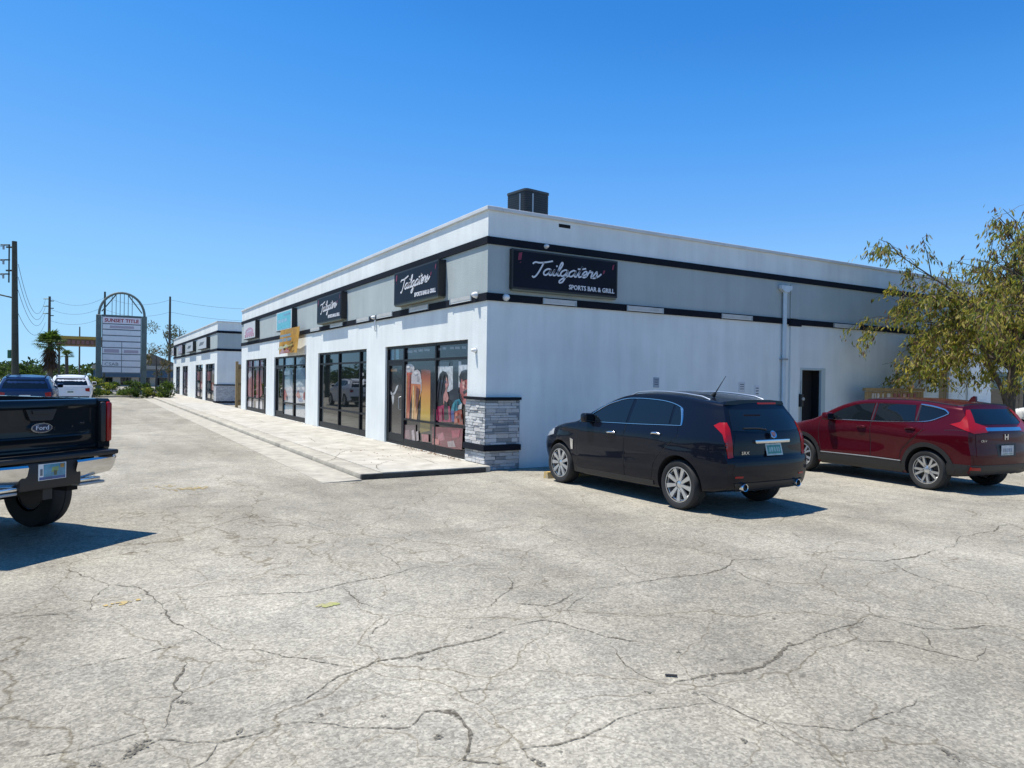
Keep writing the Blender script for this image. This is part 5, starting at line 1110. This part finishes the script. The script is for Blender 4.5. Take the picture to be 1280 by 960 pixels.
plate(t, None, .0, .765, .305, .155, MT['whitep'], [((.08, .30, .42), [(-.32, -.46), (.47, -.46), (.47, .46), (-.32, .46)]), ((.03, .10, .30), [(-.47, -.47), (.47, -.47), (.47, -.30), (-.47, -.30)]), ((.22, .36, .14), [(-.05, -.05), (.2, .0), (.22, .3), (-.02, .25)]), ((.50, .26, .05), [(.28, .18), (.42, .18), (.42, .42), (.28, .42)]), ((.10, .14, .18), [(-.44, -.2), (-.36, -.2), (-.36, .2), (-.44, .2)]), ((.06, .10, .05), [(.05, -.25), (.15, -.25), (.16, .05), (.04, .05)])], .0, x=-.192)
mb = MB(); mb.tube([(1.02, -.60, .40), (1.02, .60, .40)], .05, 10); mb.lathe([(0, -.14), (.12, -.1), (.16, 0), (.12, .1), (0, .14)], (1.02, 0, .38), (1, 0, 0), 14); mb.build('rear_axle', MT['dark'], t)
mb = MB(); mb.box((.1, -.55, .50), (5.6, -.42, .64)); mb.box((.1, .42, .50), (5.6, .55, .64)); mb.box((.05, -.71, .80), (2.2, .71, .86)); mb.box((1.3, -.35, .36), (2.1, .35, .56)); mb.build('chassis', MT['dark'], t)
mb = MB(); mb.box((2.1, -.715, .86), (2.2, .715, 1.44)); mb.build('bed_front', tp, t)
mb = MB(); mb.prism(frame((0, 0, 0), (1, 0, 0)), [(2.24, .50), (2.24, 1.38), (2.3, 1.42), (4.55, 1.42), (5.75, 1.33), (5.95, 1.2), (5.98, .55), (5.3, .5)] + arc(4.75, .42, .5, 10, 170, 12) + [(4.2, .5)], -.865, .865); mb.build('cab', tp, t)
mb = MB(); gz = [(2.28, 1.425), (2.42, 1.86), (2.6, 1.93), (3.75, 1.92), (3.95, 1.88), (4.65, 1.425)]
NB0 = len(gz); vs = [(x, y_*(.80 - .14*(z-1.42)/.5), z) for y_ in (1, -1) for x, z in gz]
mb.add(vs, [tuple(range(NB0)), tuple(range(2*NB0-1, NB0-1, -1))] + [(i, NB0+i, NB0+(i+1) % NB0, (i+1) % NB0) for i in range(NB0)]); ghs = mb.build('cab_roof', tp, t)
for sd in (1, -1):
    for wl in ([(2.5, 1.46), (2.56, 1.82), (3.2, 1.84), (3.2, 1.46)], [(3.28, 1.46), (3.28, 1.84), (3.85, 1.82), (4.4, 1.46)]):
        mb = MB(); mb.add([(x, sd*(.803 - .14*(z-1.42)/.5), z) for x, z in wl], [(0, 1, 2, 3)]); mb.build('window', MT['cglass'], t)
mb = MB(); mb.add([(2.296, -.62, 1.50), (2.296, .62, 1.50), (2.405, .56, 1.82), (2.405, -.56, 1.82)], [(0, 1, 2, 3)]); mb.build('rear_window', MT['cglass'], t)
#VEG
# ================================================================== VEGETATION
def leafmat(name, c, tr=0.35):
    M = bpy.data.materials.new(name); M.use_nodes = True; t_ = M.node_tree; b = t_.nodes['Principled BSDF']; b.inputs['Base Color'].default_value = (*c, 1); b.inputs['Roughness'].default_value = .55; b.inputs['Specular IOR Level'].default_value = .35
    tl = t_.nodes.new('ShaderNodeBsdfTranslucent'); tl.inputs['Color'].default_value = (c[0]*1.5, c[1]*1.6, c[2]*.8, 1)
    mx = t_.nodes.new('ShaderNodeMixShader'); mx.inputs[0].default_value = tr; t_.links.new(b.outputs[0], mx.inputs[1]); t_.links.new(tl.outputs[0], mx.inputs[2]); t_.links.new(mx.outputs[0], t_.nodes['Material Output'].inputs['Surface']); return M
def leaves(name, P, D, L, W, mats, parent, rng, jit=.5, wts=None):
    """bent diamond leaves: P centres (n,3), D directions (n,3)"""
    P = np.asarray(P, float); D = np.asarray(D, float); n = len(P)
    D = D + rng.normal(0, jit, (n, 3)); D /= np.linalg.norm(D, axis=1)[:, None] + 1e-9
    S = np.cross(D, rng.normal(0, 1, (n, 3))); S /= np.linalg.norm(S, axis=1)[:, None] + 1e-9
    Nn = np.cross(D, S); k = rng.uniform(.65, 1.35, (n, 1)); l = L*k; w_ = W*k
    V = np.stack([P - D*l*.5, P + S*w_*.5 + Nn*w_*.15, P + D*l*.5 - Nn*l*.08, P - S*w_*.5 + Nn*w_*.15], 1).reshape(-1, 3)
    me = bpy.data.meshes.new(name); F = np.arange(4*n).reshape(-1, 4)
    me.from_pydata(V.tolist(), [], F.tolist())
    for m_ in mats: me.materials.append(m_)
    me.polygons.foreach_set('material_index', rng.choice(len(mats), n, p=wts).astype(np.int32)); me.update()
    return link(name, me, parent)
bark = mat('bark', (.13, .105, .08), .9, col2=(.06, .05, .04), vscale=8, bump=.8, bscale=25, stretch=(3, 3, .8))
OL = [leafmat('leaf_olive', (.23, .225, .045), .55), leafmat('leaf_yellow', (.40, .33, .09), .55), leafmat('leaf_green', (.11, .14, .035), .55), leafmat('leaf_brown', (.145, .085, .045))]
GR = [leafmat('leaf_bright', (.085, .13, .02)), leafmat('leaf_mid', (.045, .08, .018)), leafmat('leaf_dark', (.022, .042, .012))]
DRY = [leafmat('leaf_dry', (.13, .10, .06)), leafmat('leaf_grey', (.08, .085, .05)), leafmat('leaf_sage', (.06, .08, .03))]

def droop_tree(label, loc):
    rng = np.random.default_rng(21); rd = random.Random(21)
    t = thing('drooping_tree', label, 'tree', loc)
    tr = MB(); tr.tube([(0, 0, -.05), (.02, .03, .6), (-.02, .06, 1.2), (.04, .05, 1.9), (.10, .05, 2.6)], [.16, .125, .11, .10, .08], 12)
    tr.tube([(-.02, .06, 1.0), (-.25, .12, 1.6), (-.55, .25, 2.2), (-.9, .35, 2.9)], [.075, .06, .05, .04], 9)
    tr.build('trunk', bark, t, smooth=50)
    bt = MB(); P = []; D = []
    limbs = []
    for k in range(24):
        az = 2*math.pi*k/24 + rd.uniform(-.2, .2); rad = rd.uniform(1.8, 3.9); ze = rd.uniform(2.2, 4.2) - .13*rad
        s0 = Vector((.08, .05, rd.uniform(2.0, 2.6)))
        e = Vector((math.cos(az)*rad, math.sin(az)*rad, ze)); mid = s0.lerp(e, .5) + Vector((0, 0, rd.uniform(.3, .8)))
        limbs.append(([s0, s0.lerp(mid, .5) + Vector((0, 0, .1)), mid, mid.lerp(e, .55) + Vector((0, 0, .12)), e], .04, .80))
    for k in range(9):                      # upright sparse leaders
        az = rd.uniform(0, 6.28); rad = rd.uniform(.3, 3.0); ze = rd.uniform(4.7, 5.7) - rad*.2
        s0 = Vector((.1, .05, 2.6)); e = Vector((math.cos(az)*rad, math.sin(az)*rad, ze)); limbs.append(([s0, s0.lerp(e, .35) + Vector((rd.uniform(-.2, .2), rd.uniform(-.2, .2), .2)), s0.lerp(e, .7) + Vector((0, 0, .15)), e], .05, .42))
    # the long bare-ish leader reaching up and out to the right of the view
    for k in range(5):
        s0 = Vector((.2, .05, 2.7)); e = Vector((rd.uniform(.2, 1.8), rd.uniform(-1.6, .0), rd.uniform(5.6, 6.4))); limbs.append(([s0, s0.lerp(e, .4), s0.lerp(e, .75) + Vector((.1, 0, .1)), e], .045, .30))
    for pts, r0, dens in limbs:
        q = [Vector(c) for c in catmull(pts, 6)]; n = len(q)
        bt.tube(q, [r0*(1 - .85*i/(n-1)) for i in range(n)], 6)
        for b in range(int(11)):
            f = rd.uniform(.28, 1.0); i = min(n-2, int(f*(n-1))); base = q[i]; dr = (q[i+1]-q[i]).normalized()
            dv = (dr + Vector((rd.gauss(0, .75), rd.gauss(0, .75), rd.gauss(.12, .4)))).normalized(); L = rd.uniform(.5, 1.25)
            sub = [base, base + dv*L*.5 + Vector((0, 0, .04)), base + dv*L + Vector((0, 0, -.12*L))]; bt.tube(sub, [.014, .010, .005], 4)
            for tw in range(6):
                g0 = rd.uniform(.15, 1.0); sb = sub[0].lerp(sub[1], g0*2) if g0 < .5 else sub[1].lerp(sub[2], g0*2-1)
                dd = (dv*.5 + Vector((rd.gauss(0, .6), rd.gauss(0, .6), -.35 + rd.gauss(0, .3)))).normalized(); tl = rd.uniform(.25, .65)
                tip = sb + dd*tl + Vector((0, 0, -.18)); 
                if rd.random() < .5: bt.tube([sb, sb.lerp(tip, .5) + Vector((0, 0, .05)), tip], [.006, .005, .003], 3)
                for lf in range(int(21*dens) + 1):
                    h = rd.uniform(.1, 1.05); p = sb.lerp(tip, h) + Vector((rd.gauss(0, .05), rd.gauss(0, .05), rd.gauss(-.03, .05)))
                    P.append(p); D.append((dd.x*.4, dd.y*.4, -.9))
    P = np.array([tuple(p) for p in P]); D = np.array(D)
    keep = (P[:, 1] + loc[1] < -.10) & (P[:, 2] > 1.55); P = P[keep]; D = D[keep]
    hi = P[:, 2] > 4.3
    bt.build('branches', bark, t, smooth=50)
    c = leaves('crown', P[~hi], D[~hi], .13, .042, OL, t, rng, .38, [.36, .32, .14, .18]); leaves('crown', P[hi], D[hi], .14, .04, OL, t, rng, .3, [.28, .20, .20, .32])
    return t
droop_tree('tall sparse tree with drooping olive leaves beside the red car', (13.3, -2.95, 0))

def ell_pts(rng, n, c, r, shell=.5):
    d = rng.normal(0, 1, (n, 3)); d /= np.linalg.norm(d, axis=1)[:, None]; k = rng.uniform(shell, 1, (n, 1))**.6
    return np.array(c) + d*k*np.array(r), d
def bushy(name, label, cat, loc, parts, mats, L, W, n, seed, trunk=None, group=None, wts=None):
    rng = np.random.default_rng(seed); t = thing(name, label, cat, loc, group=group); Ps = []; Ds = []
    for (c, r, wt) in parts:
        for k in range(max(4, int(10*wt))):         # clumps inside each mass give light and dark lobes
            cc, _ = ell_pts(rng, 1, c, r, .35); p, d = ell_pts(rng, int(n*wt/max(4, int(10*wt))), cc[0], np.array(r)*rng.uniform(.25, .5), .2); Ps.append(p); Ds.append(d + np.array([0, 0, .3]))
    P = np.concatenate(Ps); D = np.concatenate(Ds); k = P[:, 2] > .02; leaves('crown' if trunk else 'foliage', P[k], D[k], L, W, mats, t, rng, .6, wts)
    if trunk:
        mb = MB()
        for pts, rad in trunk: mb.tube(pts, rad, 7)
        mb.build('trunk', bark, t, smooth=50)
    else:
        mb = MB()
        for k in range(5): a = k*1.26; mb.tube([(0, 0, -.02), (math.cos(a)*.15, math.sin(a)*.15, .35), (math.cos(a)*.3, math.sin(a)*.3, .7)], [.02, .015, .008], 5)
        mb.build('stems', bark, t)
    return t
def at(px, py, dist):
    d = rgt*((px-640)/883.9) + upv*(-(py-480)/883.9) + fwd; return CAM + d*dist
def gp(px, dist): p = at(px, 470, dist); return (p.x, p.y, 0.0)
# bushes round the pylon sign and along the verge
SH = [(118, 52, 1.0, 1.5, 'dense dark shrub at the left column of the pylon sign'), (100, 58, 1.9, 2.3, 'tall yellow green shrub behind the white SUV'), (133, 55, .9, 1.1, 'low shrub under the left half of the pylon panels'), (148, 54, 1.0, .95, 'low shrub in the middle under the pylon panels'), (163, 53, 1.0, 1.2, 'green shrub with upright leaves under the pylon panels'), (178, 52, .8, 1.0, 'low shrub at the right column of the pylon sign'), (192, 52, .9, .9, 'low hedge shrub right of the pylon sign'), (207, 50.5, .9, 1.25, 'yellowish shrub at the far end of the walk')]
for k, (px, dist, r_, h_, lab) in enumerate(SH):
    bushy('shrub', lab, 'shrub', gp(px, dist), [((0, 0, h_*.5), (r_, r_*.8, h_*.52), 1.0)], GR if k % 3 else GR[:2] + [OL[0]], .17, .075, 1100, 40+k, group='shrubs on the verge round the pylon sign')
# trees behind
bushy('sparse_tree', 'thin tree with a sparse greyish crown behind the second building', 'tree', gp(222, 92), [((-1.5, 0, 6.6), (2.2, 2, 2.0), .5), ((1.6, 0, 6.2), (2.4, 2, 1.8), .5), ((0, 0, 4.6), (3.0, 2, 1.4), .4)], DRY, .30, .10, 1500, 60, trunk=[([(0, 0, 0), (.1, 0, 2.5), (0, 0, 4.0)], [.25, .2, .15]), ([(0, 0, 3.6), (-1, 0, 5.2), (-1.8, 0, 7.6)], [.14, .1, .03]), ([(0, 0, 3.6), (1, 0, 5), (2.2, 0, 7.4)], [.14, .1, .03]), ([(0, 0, 4), (.2, 0, 6), (.1, 0, 8.2)], [.12, .08, .02])])
bushy('sparse_tree', 'brownish low tree between the pylon sign and the second building', 'tree', gp(195, 74), [((0, 0, 3.6), (1.6, 1.4, 1.3), .7), ((.6, 0, 2.3), (1.3, 1.2, .9), .4)], DRY + [OL[3]], .22, .08, 1000, 61, trunk=[([(0, 0, 0), (.05, 0, 1.6), (0, 0, 3.8)], [.12, .1, .03]), ([(0, 0, 1.6), (.6, 0, 2.6), (1.0, 0, 3.8)], [.07, .05, .02])])
TL = [(-2, 118, 3.2, 'dark green tree at the left edge behind the pickup'), (14, 125, 3.6, 'rounded tree just right of the big utility pole base'), (30, 132, 3.3, 'mid green tree in the distance between pole and palm'), (44, 128, 2.8, 'low green tree in the distance left of the palm'), (104, 120, 2.6, 'green tree under the yellow canopy'), (-30, 110, 4.0, 'large tree beyond the left edge')]
for k, (px, dist, h_, lab) in enumerate(TL):
    bushy('roadside_tree', lab, 'tree', gp(px, dist), [((0, 0, h_*.62), (2.6, 2.2, h_*.40), 1.0)], GR, .42, .20, 900, 70+k, trunk=[([(0, 0, 0), (0, 0, h_*.5)], [.18, .12])], group='trees along the far road')
# far wood: one mass all round the open side of the lot
rng = np.random.default_rng(5); Ps = []; Ds = []
for k in range(520):
    a = rng.uniform(R(60), R(290)); d_ = rng.uniform(150, 190); c = (math.cos(a)*d_, math.sin(a)*d_, rng.uniform(1.2, 2.8)); p, dd = ell_pts(rng, 110, c, (4.0, 4.0, rng.uniform(1.2, 2.6)), .3); Ps.append(p); Ds.append(dd)
fw = leaves('distant_wood', np.concatenate(Ps), np.concatenate(Ds), .9, .5, GR[1:], None, rng, .6); tag(fw, 'far belt of dark trees along the horizon', 'wood', kind='stuff')
# ground cover strip
vg = MB(); vg.box((-9, 49.6, -.02), (-.2, 60, .05)); tag(vg.build('verge', mat('mulch_verge', (.10, .085, .05), .95, col2=(.05, .07, .02), vscale=1.2)), 'planted verge at the end of the drive', kind='structure')
kb = MB(); kb.rbox((-9.2, 49.3, -.02), (-2.6, 49.58, .13), .02, 1); tag(kb.build('verge_kerb', MT['conc2']), 'concrete kerb of the verge', kind='structure')
rd_ = MB(); rd_.add([(-300, 66, .004), (300, 66, .004), (300, 80, .004), (-300, 80, .004)], [(0, 1, 2, 3)]); tag(rd_.build('road', mat('road_asphalt', (.06, .06, .062), .9, var=.25, vscale=.5)), 'far road crossing behind the pylon sign', kind='structure')

# palms
def palm(name, label, loc, zc, rad, nf, skirt, seed):
    rd = random.Random(seed); t = thing(name, label, 'palm tree', loc)
    mb = MB(); mb.tube([(0, 0, -.05), (.03, 0, zc*.5), (0, 0, zc)], [.17, .14, .13], 10); mb.build('trunk', bark, t, smooth=50)
    mb = MB()
    for k in range(nf):
        az = rd.uniform(0, 6.28); el_ = rd.uniform(-.35, 1.25); dv = Vector((math.cos(az)*math.cos(el_), math.sin(az)*math.cos(el_), math.sin(el_)))
        c = Vector((0, 0, zc)) + dv*rad*rd.uniform(.35, .55); mb.tube([(0, 0, zc), c], [.02, .012], 4)
        sdv = dv.cross(Vector((0, 0, 1))).normalized(); upn = sdv.cross(dv)
        for j in range(11):
            a = R(-80 + 16*j); e = (dv*math.cos(a) + sdv*math.sin(a)).normalized(); ll = rad*rd.uniform(.42, .6); tip = c + e*ll + Vector((0, 0, -.22*ll*rd.uniform(.4, 1.4))); wv = e.cross(upn).normalized()*ll*.07; md = c + e*ll*.5 + upn*.03
            mb.add([c, md + wv, tip, md - wv], [(0, 1, 2, 3)], 0 if rd.random() < .6 else 1)
    mb.build('crown', [GR[1], GR[0]], t)
    if skirt:
        mb = MB()
        for k in range(260):
            az = rd.uniform(0, 6.28); z0 = zc - rd.uniform(0.05, skirt); r0 = rd.uniform(.1, .35) ; r1 = rad*rd.uniform(.35, .62)*(1 - .45*max(0, (zc - z0)/skirt - .5)); p0 = Vector((math.cos(az)*r0, math.sin(az)*r0, z0)); p1 = Vector((math.cos(az + rd.uniform(-.3, .3))*r1, math.sin(az)*r1, z0 - rd.uniform(.3, .75))); sv_ = Vector((-math.sin(az), math.cos(az), 0))*rd.uniform(.03, .09)
            mb.add([p0, p0.lerp(p1, .5) + sv_, p1, p0.lerp(p1, .5) - sv_], [(0, 1, 2, 3)])
        mb.build('dead_skirt', leafmat('dead_frond_%d' % seed, (.085, .05, .028), .15), t)
palm('palm_tree', 'short fan palm with a brown skirt of dead fronds left of the pylon sign', gp(63, 50), 3.75, 1.25, 46, 1.5, 3)
palm('palm_tree', 'small thin palm under the end of the yellow canopy', gp(83, 62), 3.3, .7, 26, 0, 4)

# ================================================================== STREET FURNITURE FAR LEFT
pole_m = mat('pole_wood', (.115, .10, .075), .9, col2=(.07, .06, .045), vscale=3, stretch=(4, 4, .4)); pole_c = mat('pole_dark', (.062, .066, .048), .85, var=.3)
def pole(label, loc, h, arms, m, r0=.17, lean=0.0):
    t = thing('utility_pole', label, 'utility pole', loc, group='utility poles along the far road'); mb = MB(); mb.tube([(0, 0, -.1), (lean*.5, 0, h*.5), (lean, 0, h)], [r0, r0*.85, r0*.66], 12); mb.build('shaft', m, t, smooth=50)
    return t
P1 = gp(19.5, 50); tp1 = pole('tall dark utility pole with stacked insulator arms at the left edge', P1, 11.0, 0, pole_c, .24, -.15)
R_ = Vector((rgt.x, rgt.y, 0)).normalized()
def arm(t, name, a, b, r, m=pole_c, n=6):
    mb = MB(); mb.tube([a, b], r, n); return mb.build(name, m, t, smooth=50)
for z in (10.6, 8.95):
    arm(tp1, 'bracket', R_*-.1 + Vector((0, 0, z)), R_*-.75 + Vector((0, 0, z)), .06)
arm(tp1, 'insulator_bar', R_*-.55 + Vector((0, 0, 10.8)), R_*-.55 + Vector((0, 0, 8.1)), .05)
for z in (10.75, 9.7, 8.7):
    arm(tp1, 'crossarm', R_*-.5 + Vector((0, 0, z)), R_*-1.15 + Vector((0, 0, z)), .05); arm(tp1, 'insulator', R_*-.95 + Vector((0, 0, z)), R_*-.95 + Vector((0, 0, z - .32)), .07, MT['steel'])
arm(tp1, 'street_light_arm', R_*-.12 + Vector((0, 0, 7.0)), R_*-2.2 + Vector((0, 0, 7.45)), .05)
mb = MB(); mb.rbox((-.14, -.10, 2.75), (.14, .10, 3.35), .03, 1); o_ = mb.build('signal_box', mat('green_box', (.02, .12, .06), .5), tp1); o_.location = R_*-.42
P2 = gp(61, 87); tp2 = pole('wooden utility pole rising behind the palm', P2, 11.2, 0, pole_m, .2)
P4 = gp(130, 88); tp4 = pole('wooden utility pole rising behind the pylon arch', P4, 12.0, 0, pole_c, .17)
P3 = gp(211.5, 87); tp3 = pole('wooden utility pole standing behind the end of the second building', P3, 11.4, 0, pole_m, .17)
P5 = gp(99, 118); tp5 = pole('thin pole beyond the yellow canopy', P5, 9.6, 0, pole_m, .15)
for z in (10.9, 10.0, 9.1):
    arm(tp2, 'insulator', R_*-.1 + Vector((0, 0, z)), R_*-.75 + Vector((0, 0, z)), .06, mat('ins_%d' % int(z*10), (.12, .22, .16), .4)); arm(tp2, 'insulator', R_*.1 + Vector((0, 0, z - .25)), R_*.5 + Vector((0, 0, z - .25)), .06, pole_c)
wire_m = mat('wire', (.03, .035, .04), .6)
def wire(label, a, b, sag, r=.014):
    t = thing('power_line', label, 'power line', a, group='power lines between the poles'); A = Vector((0, 0, 0)); B = Vector(b) - Vector(a); mb = MB()
    mb.tube([A.lerp(B, i/14) + Vector((0, 0, -4*sag*(i/14)*(1-i/14))) for i in range(15)], r, 5); mb.build('cable', wire_m, t, smooth=60)
V3 = lambda p, z, k=0: tuple(Vector(p) + R_*k + Vector((0, 0, z)))
for k, (z1, z2, sg) in enumerate(((9.4, 10.9, 2.6), (8.5, 10.0, 2.3), (7.6, 9.1, 2.0), (6.0, 8.0, 1.6))): wire('%s power line sagging from the big pole to the pole behind the palm' % ('topmost', 'second', 'third', 'lowest')[k], V3(P1, z1, .1), V3(P2, z2, -.5), sg, .016)
for k, (z1, z2, sg) in enumerate(((10.9, 11.3, .9), (9.6, 10.2, .8), (8.2, 8.9, .7))): wire('%s power line between the poles left of and behind the pylon' % ('upper', 'middle', 'lower')[k], V3(P2, z1, .2), V3(P4, z2), sg)
for k, (z1, z2, sg) in enumerate(((11.4, 11.0, .8), (9.8, 9.5, .7))): wire('%s power line from the pylon arch to the pole behind the second building' % ('upper', 'lower')[k], V3(P4, z1), V3(P3, z2), sg)
for k, (z1, z2, sg) in enumerate(((11.0, 12.2, 1.2), (9.5, 10.4, 1.1))): wire('%s power line running behind the roof of the second building' % ('upper', 'lower')[k], V3(P3, z1), V3(gp(420, 95), z2), sg)
for k, z1 in enumerate((10.6, 9.6, 8.6)): wire('%s power line leaving the big pole out of the left edge' % ('upper', 'middle', 'lower')[k], V3(P1, z1, -.95), (-24, 12, z1 + 1.2), .9, .016)

# pylon sign
py = thing('pylon_sign', 'tall pylon sign with green columns, arched top and stacked white tenant panels', 'sign', (-4.2, 57, 0))
pgm = mat('pylon_green', (.13, .165, .15), .6, var=.25, vscale=2); pale = mat('sign_panel_white', (.80, .78, .79), .45, var=.10, vscale=2)
for x0, x1 in ((-1.91, -1.50), (1.47, 1.88)):
    mb = MB(); mb.rbox((x0, -.22, 0), (x1, .22, 6.72), .03, 1); mb.build('column', pgm, py)
    mb = MB(); mb.rbox((x0 - .08, -.30, 0), (x1 + .08, .30, .5), .03, 1); mb.build('column_base', pgm, py)
mb = MB(); mb.tube([(1.70*math.cos(R(a)), 0, 6.70 + 1.95*math.sin(R(a))) for a in range(0, 181, 10)], .10, 8); mb.build('arch', pgm, py, smooth=50)
mb = MB(); mb.box((-1.49, -.1, 6.60), (1.46, .1, 6.74)); mb.build('arch_beam', pgm, py)
for x in (-.75, -.45, -.15, .15, .45, .75):
    mb = MB(); mb.tube([(x, 0, 6.72), (x, 0, 6.70 + 1.93*math.sqrt(max(0, 1-(x/1.70)**2)))], .025, 6); mb.build('arch_bar', pgm, py)
for sd in (-1, 1):
    mb = MB(); mb.tube([(sd*1.50, 0, 7.0), (sd*.45, 0, 8.48)], .05, 6); mb.build('arch_brace', pgm, py)
mb = MB(); mb.box((-1.47, -.17, 1.82), (1.44, .17, 6.58)); mb.build('cabinet', mat('pylon_cabinet', (.16, .18, .19), .6), py)
rows = [(6.02, 6.55), (5.55, 5.93), (5.05, 5.46), (4.56, 4.96), (4.02, 4.46), (3.48, 3.94), (2.93, 3.40), (2.40, 2.86), (1.90, 2.32)]
pf_ = frame((0, -.185, 0), (1, 0, 0))
for k, (a, b_) in enumerate(rows):
    for (x0, x1) in (((-1.42, 1.40),) if k < 4 else ((-1.42, -.03), (.02, 1.40))):
        mb = MB(); mb.box((x0, -.185, a), (x1, -.171, b_)); mb.build('tenant_panel', pale if k else mat('header_panel', (.80, .72, .74), .45), py)
mb = MB(); text_mb(mb, pf_, 'SUNSET TITLE', .40, -.02, 6.14, .001, .008, align='CENTER', squeeze=1.02, bold=.012); mb.build('header_lettering', mat('sign_red', (.36, .02, .035), .5), py)
mb = MB(); text_mb(mb, pf_, 'CSAB', .38, -.75, 2.46, .001, .006, align='CENTER', squeeze=1.15); mb.build('panel_lettering', ink((.16, .18, .20)), py)
spk = mat('sign_pinkish', (.46, .38, .43), .5)
for (x0, x1, a, b_) in ((-1.3, -.2, 3.55, 3.85), (.15, 1.25, 3.55, 3.80), (-.9, .9, 5.62, 5.84)):
    mb = MB(); mb.prism(pf_, [(x0, a), (x1, a), (x1, b_), (x0, b_)], .001, .004); mb.build('panel_print', spk, py)
# yellow canopy
cp = gp(99, 92); cn = thing('canopy', 'yellow and brown striped canopy on columns behind the palm', 'canopy', cp)
mb = MB(); mb.box((-2.7, 0, 5.45), (2.6, 5, 6.25)); mb.build('fascia', mat('canopy_brown', (.20, .115, .03), .6, col2=(.10, .05, .03), vscale=1.6), cn)
mb = MB(); mb.box((-2.75, -.05, 6.25), (2.65, 5.05, 6.62)); mb.build('yellow_band', mat('canopy_yellow', (.42, .27, .04), .6), cn)
mb = MB()
for k in range(9): mb.prism(frame((-2.4 + k*.52, -.001, 5.6), (1, 0, 0)), [(0, 0), (.34, 0), (.34, .48), (0, .48)], 0, .02)
mb.build('lettering', ink((.24, .05, .03)), cn)
for x in (-2.3, 2.2):
    mb = MB(); mb.box((x - .12, 2.2, 0), (x + .12, 2.5, 5.45)); mb.build('column', pole_c, cn)
# low shop far behind the pylon
fb = thing('low_shop', 'low beige building with a blue awning stripe behind the pylon sign', 'building', gp(172, 104))
bz = mat('beige_wall', (.36, .34, .29), .85, var=.12)
mb = MB(); mb.box((-5.4, 0, 0), (5.6, 8, 2.55)); mb.build('wall', bz, fb)
mb = MB(); mb.box((-5.6, -.5, 1.35), (5.7, -.001, 2.3)); mb.build('awning', mat('awning_blue', (.05, .10, .16), .7, var=.2), fb)
mb = MB(); mb.prism(frame((0, -.3, 0), (1, 0, 0)), [(-5.8, 2.56), (5.9, 2.56), (5.9, 3.1), (-5.8, 3.1)], -8.4, 0); mb.build('parapet', bz, fb)
mb = MB(); mb.prism(frame((2.9, .5, 0), (1, 0, 0)), [(-1.8, 3.11), (3.0, 3.11), (-1.2, 5.0)], -6, 0); mb.build('roof', mat('brown_roof', (.17, .14, .11), .8, var=.2), fb)
for k in range(4):
    mb = MB(); mb.box((-4.6 + k*2.4, -.03, .2), (-3.2 + k*2.4, -.001, 1.3)); mb.build('window', MT['glass'], fb)
